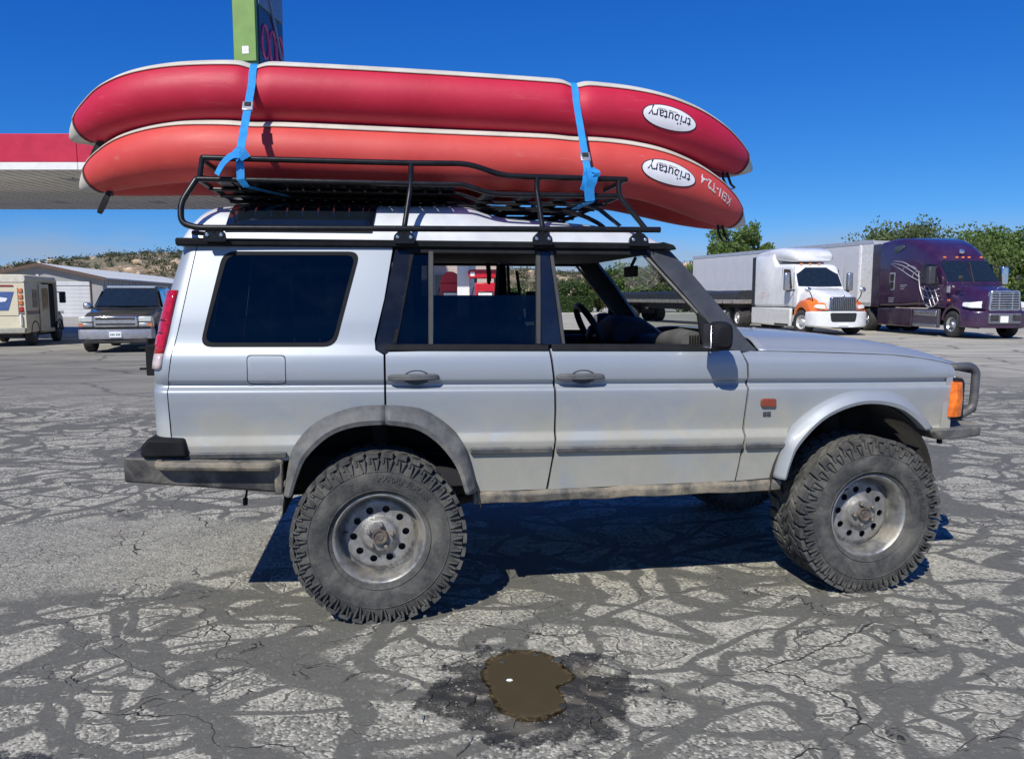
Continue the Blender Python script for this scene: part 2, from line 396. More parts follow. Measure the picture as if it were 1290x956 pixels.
    wp = mixc(nt, ramp(nt, big, .35, .65), (.175, .172, .149), (.27, .262, .218)); wp = mixc(nt, ramp(nt, agv, .6, 1, 0, .55), wp, (.40, .385, .32)); wp = mixc(nt, ramp(nt, agv, .3, 0, 0, .5), wp, (.08, .079, .068)); wp = mixc(nt, ramp(nt, mid, .3, .6, .30, 0), wp, (.09, .089, .078))
    lt = mixc(nt, mth(nt, 'MULTIPLY', bare, .8), lt, wp)
    dk = mixc(nt, mid, (.080, .079, .069), (.120, .118, .102)); dk = mixc(nt, ramp(nt, fine, .5, .75, 0, .4), dk, (.17, .166, .14)); dk = mixc(nt, ramp(nt, agv, .88, 1, 0, .35), dk, (.24, .23, .19))
    gap = mth(nt, 'MULTIPLY', ramp(nt, mth(nt, 'ABSOLUTE', mth(nt, 'ADD', mth(nt, 'SUBTRACT', e1, w1), edge_n)), .020, .006), ramp(nt, noise(nt, oc, 3.7, 4, .6), .54, .64))
    gap = mth(nt, 'MULTIPLY', gap, near); crack = mth(nt, 'MAXIMUM', crack, mth(nt, 'MULTIPLY', gap, mth(nt, 'SUBTRACT', 1.0, mth(nt, 'MULTIPLY', bare, .9))))
    dust = ramp(nt, noise(nt, oc, 1.7, 6, .7, .5), .57, .75, 0, .5)
    col = mixc(nt, sealn, lt, dk); col = mixc(nt, dust, col, mixc(nt, fine, (.20, .175, .13), (.34, .31, .25)))
    col = mixc(nt, 1.0, col, (1.24, 1.23, 1.20), 'MULTIPLY')
    # worn lot farther off: streaky grey, paler and sandier in the distance
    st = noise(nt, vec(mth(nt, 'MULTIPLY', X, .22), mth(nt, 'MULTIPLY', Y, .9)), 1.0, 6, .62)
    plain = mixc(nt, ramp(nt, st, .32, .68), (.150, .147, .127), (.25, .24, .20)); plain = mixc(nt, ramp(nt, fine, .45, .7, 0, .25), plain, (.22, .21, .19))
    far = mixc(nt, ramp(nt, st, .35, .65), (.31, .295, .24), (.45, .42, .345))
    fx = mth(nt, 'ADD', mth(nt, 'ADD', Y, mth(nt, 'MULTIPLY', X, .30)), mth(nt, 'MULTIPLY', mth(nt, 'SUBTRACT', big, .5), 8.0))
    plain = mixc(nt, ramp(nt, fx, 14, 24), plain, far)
    s3 = mth(nt, 'MULTIPLY', ramp(nt, vor(warp(P0, .5, 1.2), .42), .0, .045, 1, 0), ramp(nt, Y, 40, 22))
    plain = mixc(nt, mth(nt, 'MULTIPLY', s3, .7), plain, (.07, .069, .068))
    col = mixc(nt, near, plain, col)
    col = mixc(nt, mth(nt, 'MULTIPLY', crack, .92), col, (.018, .017, .016))
    # damp ring round the puddle and an oily stain
    pd = N(nt, 'ShaderNodeVectorMath', {0: vec(mth(nt, 'MULTIPLY', mth(nt, 'SUBTRACT', X, .10), .80), mth(nt, 'MULTIPLY', mth(nt, 'SUBTRACT', Y, 2.90), .92)), 1: (0, 0, 0)}, operation='DISTANCE').outputs['Value']
    pn = mth(nt, 'ADD', mth(nt, 'MULTIPLY', noise(nt, oc, 5.2, 6, .68), .66), mth(nt, 'MULTIPLY', noise(nt, oc, 26, 3, .6), .12))
    wet = ramp(nt, mth(nt, 'ADD', pd, pn), .76, .72)
    wet = mth(nt, 'MULTIPLY', wet, ramp(nt, mth(nt, 'ADD', e1, mth(nt, 'MULTIPLY', wn2, .2)), .45, .25, .25, 1))
    mud = mth(nt, 'MULTIPLY', ramp(nt, mth(nt, 'ADD', pd, mth(nt, 'MULTIPLY', noise(nt, oc, 8, 4, .7), .35)), .52, .34), ramp(nt, fine, .4, .6))
    col = mixc(nt, mth(nt, 'MULTIPLY', mud, .7), col, (.17, .125, .075))
    col = mixc(nt, mth(nt, 'MULTIPLY', wet, .85), col, (.022, .022, .021))
    w2 = N(nt, 'ShaderNodeVectorMath', {0: vec(mth(nt, 'ADD', X, 1.66), mth(nt, 'SUBTRACT', Y, 2.42)), 1: (0, 0, 0)}, operation='DISTANCE').outputs['Value']
    wt2 = ramp(nt, mth(nt, 'ADD', w2, pn), .52, .46); col = mixc(nt, mth(nt, 'MULTIPLY', wt2, .8), col, (.02, .02, .019))
    wet = mth(nt, 'MAXIMUM', wet, wt2)
    nt.links.new(col, b.inputs['Base Color'])
    nt.links.new(mth(nt, 'SUBTRACT', mth(nt, 'ADD', .80, mth(nt, 'MULTIPLY', fine, .2)), mth(nt, 'ADD', mth(nt, 'MULTIPLY', wet, .42), mth(nt, 'MULTIPLY', sealn, .10)), clamp=True), b.inputs['Roughness'])
    b.inputs['Specular IOR Level'].default_value = .35
    # relief: filler lies a little proud, stones stick out, cracks are sunk
    h = mth(nt, 'ADD', mth(nt, 'MULTIPLY', mth(nt, 'SUBTRACT', 1.0, agd), mth(nt, 'SUBTRACT', 1.0, mth(nt, 'MULTIPLY', sealn, .75))), mth(nt, 'MULTIPLY', fine, .6))
    h = mth(nt, 'ADD', h, mth(nt, 'MULTIPLY', mid, 2.2)); h = mth(nt, 'ADD', h, mth(nt, 'MULTIPLY', sealn, 1.1)); h = mth(nt, 'SUBTRACT', h, mth(nt, 'MULTIPLY', crack, 2.5))
    bn = N(nt, 'ShaderNodeBump', {'Strength': .75, 'Distance': .0045, 'Height': h}); nt.links.new(bn.outputs[0], b.inputs['Normal'])
    return m
GM = ground_material()
mb = MB()
xs = [-900, -300, -100, -40, -16, -8, -4, 0, 4, 8, 16, 40, 100, 300, 900]; ys = [-60, -20, -6, 0, 4, 8, 16, 30, 60, 100, 180, 400, 1500]
mb.add([(x, y, 0) for y in ys for x in xs], [(j * len(xs) + i, j * len(xs) + i + 1, (j + 1) * len(xs) + i + 1, (j + 1) * len(xs) + i) for j in range(len(ys) - 1) for i in range(len(xs) - 1)])
gr = mb.build('ground', GM, smooth=0); tag(gr, None, kind='structure')

# puddle: an irregular shallow film of muddy water
pw = [(-0.1, 2.97), (-0.12, 3.08), (-0.09, 3.18), (-0.02, 3.24), (0.08, 3.25), (0.17, 3.21), (0.22, 3.1), (0.24, 3.03), (0.22, 2.98), (0.195, 2.965), (0.18, 2.93), (0.195, 2.88), (0.2, 2.81), (0.17, 2.78), (0.13, 2.73), (0.08, 2.71), (0.02, 2.72), (-0.03, 2.75), (-0.06, 2.82), (-0.08, 2.9)]
pts = densify(rpoly(pw, .03, 3), .012)
pts = [(x + .020 * mnoise.noise((x * 14, y * 14, 1)) + .008 * mnoise.noise((x * 40, y * 40, 1)), y + .020 * mnoise.noise((x * 14, y * 14, 5)) + .008 * mnoise.noise((x * 40, y * 40, 5))) for x, y in pts]
m, nt, b, oc, out = newmat('muddy water')
at_ = N(nt, 'ShaderNodeAttribute', attribute_name='depth').outputs['Fac']
c = mixc(nt, noise(nt, oc, 9, 3), (.058, .046, .026), (.075, .060, .035)); c = mixc(nt, ramp(nt, at_, .6, .1), c, (.115, .085, .048)); nt.links.new(c, b.inputs['Base Color']); b.inputs['Roughness'].default_value = .03; b.inputs['IOR'].default_value = 1.33; b.inputs['Specular IOR Level'].default_value = .5
bn = N(nt, 'ShaderNodeBump', {'Strength': .05, 'Distance': .004, 'Height': noise(nt, oc, 14, 2)}); nt.links.new(bn.outputs[0], b.inputs['Normal'])
tr_ = N(nt, 'ShaderNodeBsdfTransparent', {'Color': (.62, .56, .45, 1)})
al = ramp(nt, mth(nt, 'ADD', mth(nt, 'MULTIPLY', at_, 1.0), mth(nt, 'MULTIPLY', mth(nt, 'SUBTRACT', noise(nt, oc, 32, 5, .7), .5), 1.5)), .05, .45)
mx_ = N(nt, 'ShaderNodeMixShader', {0: al, 1: tr_.outputs[0], 2: b.outputs[0]}); nt.links.new(mx_.outputs[0], out.inputs[0])
cxp = sum(q[0] for q in pts) / len(pts); cyp = sum(q[1] for q in pts) / len(pts); KS = (1.08, .97, .86, .74, .5, .2)
mb = MB(); mb.loft([[(cxp + (x - cxp) * k, cyp + (y - cyp) * k, .0045) for x, y in pts] for k in KS], cap=False); mb.f.append([len(mb.v) - len(pts) + k for k in range(len(pts))])
pud = mb.build('puddle', m, smooth=0); da = pud.data.attributes.new('depth', 'FLOAT', 'POINT')
for i_, v_ in enumerate(pud.data.vertices):
    k_ = min(range(len(KS)), key=lambda q: min(abs(cxp + (x - cxp) * KS[q] - v_.co.x) + abs(cyp + (y - cyp) * KS[q] - v_.co.y) for x, y in pts)); da.data[i_].value = (0, .30, .7, 1, 1, 1)[k_]
tag(pud, None, kind='structure')
def pebble_mesh(mb, x, y, s, z=0.0, rnd=random):
    n = 6; a0 = rnd.random() * 6; fl = .35 + .3 * rnd.random(); asp = .6 + .5 * rnd.random()
    rings = []
    for zz, rr in ((-.15, .7), (.25, 1.0), (.75, .72)):
        rings.append([(x + s * rr * cos(a0 + 2 * pi * k / n) * (1 + .3 * mnoise.noise((k * 3.1, x * 90, zz * 3))), y + s * asp * rr * sin(a0 + 2 * pi * k / n) * (1 + .3 * mnoise.noise((k * 1.7, y * 90, zz))), z + s * fl * zz * 1.6) for k in range(n)])
    mb.loft(rings)
r = random.Random(3)
mb = MB()
for i in range(1500):
    y = 2.1 + 6.5 * r.random() ** 1.7; x = (r.random() - .5) * (1.5 * y + .5)
    if mnoise.noise((x * 1.3, y * 1.3, 2)) < -.12 and r.random() < .85: continue
    pebble_mesh(mb, x, y, .0022 + .0055 * r.random() ** 4, rnd=r)
for i in range(240):
    a = r.random() * 2 * pi; d = .19 + .22 * r.random() ** 1.6
    pebble_mesh(mb, .06 + d * cos(a) * 1.25, 2.95 + d * sin(a) * 1.25, .0025 + .006 * r.random() ** 4, rnd=r)
tag(mb.build('gravel', M('pale grit', (.24, .225, .19), .9, var=.45, vs=70), smooth=0), 'loose pale grit scattered over the broken asphalt and round the puddle', 'gravel', kind='stuff')
mb = MB(); mb.ball((0, 0, 0), .011, 8, 4, (1.3, .7, .5)); st = mb.build('white_stone', M('white stone', (.8, .8, .76), .6)); x, y = -.01, 2.995; st.location = (x, y, .006)
tag(st, 'small white stone lying in the brown puddle', 'stone')

# loose flat pieces of broken asphalt round the puddle, same surface as the lot
r = random.Random(21)
spots = []
for i in range(400):
    a = r.random() * 2 * pi; d = .17 + .42 * r.random(); x = .06 + d * cos(a) * 1.35; y = 2.96 + d * sin(a) * 1.0; q = .015 + .055 * r.random() ** 1.4
    if all(math.hypot(x - u, y - v) > (q + w) * .95 for u, v, w in spots) and d > .19: spots.append((x, y, q))
    if len(spots) >= 46: break
for x, y, q in spots:
    n = r.randint(6, 9); a0 = r.random() * 6; asp = .55 + .35 * r.random(); rot_ = r.random() * pi; rings = []; h = .005 + q * .14 * r.random()
    rad = [q * (.8 + .4 * r.random()) for _ in range(n)]
    for zz, k in ((-.004, 1.06), (h * .7, 1.0), (h, .86)):
        ring = []
        for j in range(n):
            u = rad[j] * k * cos(a0 + 2 * pi * j / n); v = rad[j] * k * asp * sin(a0 + 2 * pi * j / n); ring.append((x + u * cos(rot_) - v * sin(rot_), y + u * sin(rot_) + v * cos(rot_), zz + .002 * r.random() * (zz > 0)))
        rings.append(ring)
    mb = MB(); mb.loft(rings); mb.build('asphalt_chunk', GM, gr, smooth=25)
# ================================================================ silver off-roader (local frame: x forward, y left, z up, origin on the ground under the rear axle)
CARM = (-0.772, 4.474, 0.0); CARR = radians(8.84)
car = thing('off_road_wagon', 'lifted silver off-road wagon with black roof rack and big muddy tyres', 'car', CARM, CARR)
def paint_mat(name='silver paint', dk=1.0):
    m, nt, b, oc, out = newmat(name)
    z = N(nt, 'ShaderNodeSeparateXYZ', {0: oc}).outputs[2]
    n1 = noise(nt, oc, 2.2, 6, .62, .3); n2 = noise(nt, oc, 7, 6, .7, .6); n3 = noise(nt, N(nt, 'ShaderNodeMapping', {0: oc, 'Scale': (9, 9, 1.6)}).outputs[0], 3, 5, .7)
    base = mixc(nt, noise(nt, oc, 420, 2), (.31, .345, .385), (.36, .395, .435))
    d = mth(nt, 'MULTIPLY', ramp(nt, mth(nt, 'ADD', mth(nt, 'MULTIPLY', n1, .7), mth(nt, 'MULTIPLY', n2, .4)), .40, .66), ramp(nt, z, 1.20, .80, .06, 1.0))
    d = mth(nt, 'ADD', d, mth(nt, 'MULTIPLY', ramp(nt, n3, .45, .75), ramp(nt, z, .95, .64, 0, .55)))
    d = mth(nt, 'ADD', d, ramp(nt, z, 1.15, .80, 0, .32), clamp=True)
    for bx, bz, br in ((1.72, 1.00, .27), (-.28, .99, .20), (1.98, .90, .22), (2.0, .72, .2), (.62, .70, .25), (1.2, .68, .3), (-.75, .92, .2)):
        dd = N(nt, 'ShaderNodeVectorMath', {0: oc, 1: (bx, -.89, bz)}, operation='DISTANCE').outputs['Value']
        d = mth(nt, 'ADD', d, mth(nt, 'MULTIPLY', ramp(nt, mth(nt, 'ADD', dd, mth(nt, 'MULTIPLY', mth(nt, 'SUBTRACT', n3, .5), .25)), br, br * .3), mth(nt, 'MULTIPLY', n2, .55)), clamp=True)
    d = mth(nt, 'MULTIPLY', d, dk)
    dc = mixc(nt, n2, (.235, .225, .180), (.375, .36, .295))
    c = mixc(nt, mth(nt, 'MULTIPLY', d, .85), base, dc)
    # scuffs along the door bottoms
    sc = N(nt, 'ShaderNodeTexNoise', {'Vector': N(nt, 'ShaderNodeMapping', {0: oc, 'Rotation': (0, .6, 0), 'Scale': (3, 3, 26)}).outputs[0], 'Scale': 2.2, 'Detail': 6, 'Roughness': .7}).outputs['Fac']
    c = mixc(nt, mth(nt, 'MULTIPLY', ramp(nt, sc, .62, .72), ramp(nt, z, .86, .68, 0, .45)), c, (.20, .20, .19))
    nt.links.new(c, b.inputs['Base Color'])
    nt.links.new(mth(nt, 'SUBTRACT', .36, mth(nt, 'MULTIPLY', d, .36), clamp=True), b.inputs['Metallic'])
    nt.links.new(mth(nt, 'ADD', mth(nt, 'ADD', .43, mth(nt, 'MULTIPLY', n2, .06)), mth(nt, 'MULTIPLY', d, .35), clamp=True), b.inputs['Roughness'])
    cw = mth(nt, 'SUBTRACT', .30, mth(nt, 'MULTIPLY', d, .30), clamp=True); nt.links.new(cw, b.inputs['Coat Weight']); b.inputs['Coat Roughness'].default_value = .07
    bn = N(nt, 'ShaderNodeBump', {'Strength': .10, 'Distance': .003, 'Height': noise(nt, oc, 1.3, 2)}); nt.links.new(bn.outputs[0], b.inputs['Normal'])
    return m
PAINT = paint_mat(); PAINT2 = paint_mat('silver flare paint', .35)
BLK = M('black trim plastic', (.008, .009, .011), .75, var=.3, vs=14, dust=.12, dcol=(.05, .05, .048), ds=9, spec=.2)
GBLK = M('gloss black pillar', (.006, .007, .010), .2, var=.2, spec=.5)
APIL = M('faded black pillar paint', (.050, .054, .060), .5, var=.12, vs=6, dust=.2, dcol=(.10, .10, .10), ds=20)
GREYP = M('weathered grey plastic', (.085, .088, .092), .62, var=.25, vs=20, dust=.8, dcol=(.26, .245, .20), ds=7, dz=(.65, 1.05))
RACK = M('black powder coat', (.006, .006, .007), .32, var=.2, vs=30, dust=.10, dcol=(.04, .038, .035), ds=12, spec=.4)
DARK = M('dark interior trim', (.016, .016, .018), .75, var=.25)
UNDER = M('dusty underbody', (.022, .020, .018), .85, var=.4, dust=.5, dcol=(.07, .06, .045))
STEEL = M('scraped dusty steel', (.10, .095, .085), .6, .5, var=.4, vs=8, bump=.3, bs=30, dust=.95, dcol=(.44, .38, .28), ds=6)
RUBBER = M('tyre rubber', (.052, .052, .051), .85, var=.25, vs=45, bump=.3, bs=160, dust=.6, dcol=(.20, .193, .168), ds=6, spec=.3)
RIM = M('worn steel wheel', (.27, .27, .268), .5, .5, var=.35, vs=12, bump=.2, bs=70, dust=.8, dcol=(.24, .22, .18), ds=9)
RIML = M('polished scuffed rim lip', (.42, .42, .41), .38, .85, var=.35, vs=14, dust=.8, dcol=(.40, .36, .28), ds=8)
CHROME = M('dull bright metal', (.62, .62, .63), .25, .95, var=.1)
TINT = glass('privacy glass', (.035, .05, .062)); CLEAR = glass('clear glass', (.80, .86, .84)); REDL = M('red lens', (.42, .008, .018), .12, var=.25, vs=40, coat=.6); CLR = M('clear lens', (.62, .5, .48), .15, var=.2, coat=.5)
AMB = M('amber lens', (.80, .16, .012), .14, var=.35, vs=24, coat=.7)
PROF = [(0.50,.858),(0.60,.866),(0.70,.876),(0.80,.888),(0.840,.901),(0.860,.903),(0.868,.900),(0.896,.876),(0.905,.873),(0.93,.874),(1.02,.885),(1.085,.893),(1.106,.894),(1.113,.891),(1.131,.870),(1.138,.867),(1.143,.868),(1.158,.886),(1.165,.889),(1.185,.891),(1.23,.890),(1.275,.882),(1.305,.868),(1.33,.857),(1.45,.829),(1.60,.789),(1.72,.755),(1.80,.732),(1.86,.714)]
def ys(x, z):
    zz = z + .012 * (x - .8) * max(0, min(1, (1.75 - z) / .3)); y = smooth_tab(PROF, zz)
    if x > 2.2: y -= .030 * ((x - 2.2) / .85) ** 2.0
    if x < .2: y -= .016 * ((.2 - x) / 1.1) ** 2.0
    return y
def S(x, z, off=0.0): return Vector((x, -(ys(x, z) + off), z))
ZL = [.840,.852,.860,.864,.868,.877,.887,.896,.900,.905,.915,1.095,1.106,1.110,1.113,1.119,1.125,1.131,1.135,1.138,1.141,1.143,1.148,1.153,1.158,1.162,1.165,1.175,1.27,1.28,1.29,1.30,1.31,1.32,1.33,1.345]
def mid(a, b): return [((p[0] + q[0]) / 2, (p[1] + q[1]) / 2) for p, q in zip(a, b)]
RO = [(-.443,.640),(-.425,.72),(-.384,.868),(-.276,.980),(-.116,1.043),(.037,1.052),(.198,1.032),(.310,.966),(.389,.884),(.437,.775),(.474,.620)]
RI = [(-.400,.640),(-.375,.72),(-.328,.822),(-.223,.920),(-.105,.962),(.037,.970),(.175,.945),(.272,.882),(.345,.795),(.385,.715),(.412,.620)]
FO = [(2.013,.632),(2.045,.76),(2.081,.868),(2.216,.990),(2.368,1.060),(2.525,1.078),(2.67,1.060),(2.803,.985),(2.90,.878)]
FI = [(2.054,.632),(2.075,.71),(2.118,.805),(2.243,.932),(2.395,1.000),(2.535,1.014),(2.675,.985),(2.765,.930),(2.835,.865)]
RM = mid(RO, RI); FM = mid(FO, FI)
def dens_open(pl, n=5):
    return [(p.x, p.y) for p in bez([(a[0], a[1], 0) for a in pl], n)]
RMd = dens_open(RM); FMd = dens_open(FM)
# --- rear quarter with its window hole
seam_rear = [(-.93,.80),(-.931,.92),(-.934,1.152),(-.912,1.30),(-.883,1.429),(-.815,1.797)]
q_arch = [p for p in RMd if p[0] < .033 and p[1] > .80]
quarter_out = seam_rear + [(.085,1.797),(.040,1.55),(-.008,1.36),(-.004,1.312),(.033,1.290),(.033,1.03)] + q_arch[::-1] + [(-.42,.80)]
qw = rpoly([(-.700,1.772),(-.068,1.776),(-.188,1.328),(-.795,1.332)], .055, 5)
fd = rpoly([(-.586,1.296),(-.412,1.294),(-.412,1.156),(-.586,1.158)], .022, 4)
quarter = sheet('rear_quarter_panel', quarter_out, [qw, fd], lambda x, z: S(x, z), PAINT, car, zlines=ZL, tilt=-.012, gx=.036)
sh = .94
def inset(poly, k):
    cx = sum(p[0] for p in poly) / len(poly); cz = sum(p[1] for p in poly) / len(poly)
    return [(cx + (p[0] - cx) * (1 - k / (abs(p[0] - cx) + .05)) , cz + (p[1] - cz) * (1 - k / (abs(p[1] - cz) + .05))) for p in poly]
fdo = sheet('fuel_door', rpoly([(-.582,1.292),(-.416,1.290),(-.416,1.160),(-.582,1.162)], .019, 4), [], lambda x, z: S(x, z, .001), PAINT, quarter, zlines=ZL, tilt=-.012, gx=.036, thick=.02)
fr = sheet('window_seal', qw, [rpoly([(-.680,1.754),(-.092,1.758),(-.202,1.348),(-.775,1.352)], .045, 5)], lambda x, z: S(x, z, .001), BLK, quarter, gx=.3, gz=.3)
gl = sheet('window', rpoly([(-.682,1.756),(-.090,1.760),(-.200,1.346),(-.777,1.350)], .045, 5), [], lambda x, z: S(x, z, -.003), TINT, quarter, thick=0)
# --- doors
s2 = [(.831,1.31),(.840,1.25),(.854,1.138),(.860,1.0),(.860,.895),(.849,.777),(.836,.69),(.822,.612)]
s3 = [(1.820,1.29),(1.835,1.255),(1.849,1.226),(1.855,1.15),(1.854,1.076),(1.844,.868),(1.828,.716),(1.814,.618)]
d_arch = [p for p in RMd if p[0] > .040 and p[1] > .625]
rdoor = sheet('rear_door', [(.043,1.302),(.043,1.03)] + d_arch + [(.462,.614)] + [(x - .006, z) for x, z in s2[::-1]], [], lambda x, z: S(x, z), PAINT, car, zlines=ZL, tilt=-.012, gx=.036)
fdoor = sheet('front_door', [(x + .005, z) for x, z in s2] + [(x - .006, z) for x, z in s3[::-1]], [], lambda x, z: S(x, z), PAINT, car, zlines=ZL, tilt=-.012, gx=.036)
HTOP = [(1.83,1.288),(1.92,1.284),(2.2,1.275),(2.5,1.263),(2.67,1.255),(2.85,1.235),(2.98,1.212),(3.04,1.198)]
fender = sheet('front_fender', [(x + .005, z) for x, z in s3[1:]] + [(2.02,.628)] + [p for p in FMd if p[1] > .64] + [(2.93,.862),(3.035,.858),(3.035,.92),(3.035,1.12),(3.045,1.165)] + HTOP[::-1], [],
               lambda x, z: S(x, z, -max(0, (z - (smooth_tab(HTOP, x) - .05)) / .05) ** 2 * .030), PAINT, car, zlines=ZL, tilt=-.012, gx=.036, gz=.025)
# belt moulding, rub strips
def strip(name, x0, x1, z0, z1, off, mat, parent, n=14, tilt=-.012, th=.012, tz=.8):
    rings = []
    for i in range(n + 1):
        x = x0 + (x1 - x0) * i / n; dz = tilt * (x - tz)
        a = S(x, z0 + dz, -.004); b_ = S(x, z1 + dz, -.004); c_ = S(x, z1 + dz - .004, off); d_ = S(x, z0 + dz + .004, off)
        rings.append([a, d_, c_, b_])
    mb = MB(); mb.loft(rings); return mb.build(name, mat, parent, smooth=30, bevel=.003, seg=1)
strip('belt_moulding', .045, .826, 1.297, 1.331, .008, BLK, rdoor); strip('belt_moulding', .842, 1.700, 1.297, 1.334, .008, BLK, fdoor)
strip('rub_strip', .440, .838, .799, .834, .018, GREYP, rdoor); strip('rub_strip', .862, 1.832, .799, .832, .018, GREYP, fdoor); strip('rub_strip', 1.850, 2.058, .799, .832, .018, GREYP, fender); strip('rub_strip', -.85, -.42, .799, .832, .016, GREYP, quarter)
# door handles
for dr, x0 in ((rdoor, .051), (fdoor, .860)):
    zc = 1.182 - .012 * (x0 - .05); y0 = -ys(x0 + .1, zc)
    mb = MB(); mb.lathe([(y0 + .012, .0), (y0 - .001, .055), (y0 - .003, .062), (y0 + .003, .066)], 24, 'y', (x0 + .135, 0, zc)); 
    mb.v = [(p[0], p[1], zc + (p[2] - zc) * .55) for p in mb.v]
    cup = mb.build('handle_cup', GREYP, dr)
    mb = MB(); rings = []
    for t, hh, dd in ((0, .011, .012), (.08, .016, .026), (.5, .017, .034), (.92, .016, .026), (1, .011, .012)):
        x = x0 + .24 * t; rings.append([(x, y0 + .006, zc - hh), (x, y0 - dd, zc - hh * .7), (x, y0 - dd, zc + hh * .8), (x, y0 + .006, zc + hh)])
    mb.loft(rings); mb.build('handle', GREYP, dr, bevel=.004)
# --- upper door frames, pillars (black) and glass
def bar(name, a, b, w, off, mat, parent, n=6):
    """upright frame member between two points on the side (x,z)"""
    rings = []
    for i in range(n + 1):
        t = i / n; x = a[0] + (b[0] - a[0]) * t; z = a[1] + (b[1] - a[1]) * t; ww = w if not isinstance(w, tuple) else w[0] + (w[1] - w[0]) * t
        rings.append([S(x - ww / 2, z, -.03), S(x - ww / 2, z, off), S(x + ww / 2, z, off), S(x + ww / 2, z, -.03)])
    mb = MB(); mb.loft(rings); return mb.build(name, mat, parent, smooth=30, bevel=.003, seg=1)
sheet('roof_pillar_cover', [(.098,1.795),(.178,1.795),(.090,1.33),(.042,1.293),(.002,1.312),(-.001,1.345),(.046,1.55)], [], lambda x, z: S(x, z, .004), GBLK, car, thick=.03)
bar('window_frame', (.178,1.782), (.085,1.334), .022, .004, BLK, rdoor); WBAR = M('window bar grey', (.035, .036, .038), .6, var=.25, dust=.3, dcol=(.10, .10, .095)); bar('window_divider', (.268,1.782), (.257,1.334), .024, .006, WBAR, rdoor)
bar('window_frame', (.799,1.785), (.779,1.332), .022, .006, WBAR, rdoor)
sheet('door_pillar_panel', [(.812,1.79),(.850,1.79),(.890,1.33),(.792,1.332)], [], lambda x, z: S(x, z, .004), M('gloss black panel', (.008, .010, .016), .12, var=.2, coat=.6), rdoor, thick=.02)
bar('window_frame', (.864,1.786), (.904,1.33), .018, .006, WBAR, fdoor)
bar('window_frame', (1.346,1.775), (1.652,1.43), .018, -.002, M('worn window channel', (.20, .19, .17), .6, .3, var=.3), fdoor)
sheet('mirror_corner', [(1.604,1.485),(1.660,1.425),(1.745,1.345),(1.735,1.325),(1.615,1.327)], [], lambda x, z: S(x, z, .004), BLK, fdoor, thick=.02)
strip('window_frame', .15, .80, 1.768, 1.800, .004, BLK, rdoor, tilt=.0); strip('window_frame', .85, 1.40, 1.768, 1.800, .004, BLK, fdoor, tilt=.0)
sheet('window', [(.186,1.770),(.258,1.770),(.247,1.335),(.095,1.335)], [], lambda x, z: S(x, z, -.012), TINT, rdoor, thick=0)
sheet('window', [(.262,1.568),(.790,1.568),(.780,1.325),(.257,1.325)], [], lambda x, z: S(x, z, -.014), TINT, rdoor, thick=.004)
# A pillar
sheet('windscreen_pillar', [(1.352,1.800),(1.44,1.815),(1.488,1.806),(1.62,1.665),(1.76,1.492),(1.88,1.338),(1.925,1.288),(1.832,1.283),(1.752,1.300),(1.738,1.345),(1.668,1.418),(1.53,1.585),(1.41,1.722)], [],
      lambda x, z: S(x, z, .006) + Vector((0, max(0, (x - (1.352 + (1.80 - z) * .80)) - .02) * .35, 0)), APIL, car, gx=.04, gz=.04, thick=.05)
# mirror
mb = MB(); rings = []
for y, hx, hz, cx in ((-.90, .02, .03, 1.675), (-.955, .03, .045, 1.655), (-.975, .050, .062, 1.640), (-1.02, .060, .072, 1.633), (-1.075, .052, .066, 1.628), (-1.095, .032, .046, 1.63)):
    rings.append([(cx + hx * (abs(c) ** .55) * (1 if c >= 0 else -1), y, 1.372 + hz * (abs(s_) ** .55) * (1 if s_ >= 0 else -1)) for c, s_ in [(cos(2 * pi * k / 16), sin(2 * pi * k / 16)) for k in range(16)]])
mb.loft(rings); mir = mb.build('door_mirror', BLK, fdoor, bevel=0)
mb = MB(); mb.box(1.568, 1.574, -1.075, -.985, 1.318, 1.428); mb.build('mirror_glass', CHROME, fdoor, bevel=.004)
# side repeater lamp and badge
mb = MB(); mb.prism(rpoly([(1.926,1.004),(2.008,1.002),(2.008,1.044),(1.926,1.046)], .012), 'y', -ys(1.96, 1.02) + .01, -ys(1.96, 1.02) - .012); mb.build('side_indicator', M('dull amber lens', (.19, .04, .022), .2, var=.2, coat=.4), fender, bevel=.003)
v, f = textmesh('SE', .030, bold=.0015); mb = MB()
mb.add([(1.966 + p[0] * 1.5, -ys(1.966, .964) - .003, .963 + p[1]) for p in v], f); mb.build('badge', M('badge grey', (.10, .10, .11), .3, .6), fender, smooth=0)
# --- wheel-arch flares
def flare(name, OUT, INN, mat, peak):
    o = dens_open(OUT, 4); i_ = dens_open(INN, 4); rings = []
    for a, b_ in zip(o, i_):
        m1 = (a[0] * .75 + b_[0] * .25, a[1] * .75 + b_[1] * .25); m2 = (a[0] * .25 + b_[0] * .75, a[1] * .25 + b_[1] * .75)
        rings.append([Vector((a[0], -(ys(*a) - .006), a[1])), Vector((a[0], -(ys(*a) + .010), a[1])), Vector((m1[0], -(ys(*a) * .35 + peak * .65), m1[1])), Vector((m2[0], -peak, m2[1])), Vector((b_[0], -(peak - .006), b_[1])), Vector((b_[0], -(peak - .045), b_[1])), Vector((b_[0], -.78, b_[1]))])
    mb = MB(); mb.loft(rings, cap=False, closed=False); return mb.build(name, mat, car, smooth=38, solid=.004)
flare('wheel_arch_trim', RO[:6], RI[:6], GREYP, .948); flare('wheel_arch_trim', RO[5:], RI[5:], GREYP, .948); flare('wheel_arch_trim', FO, FI, PAINT2, .945)
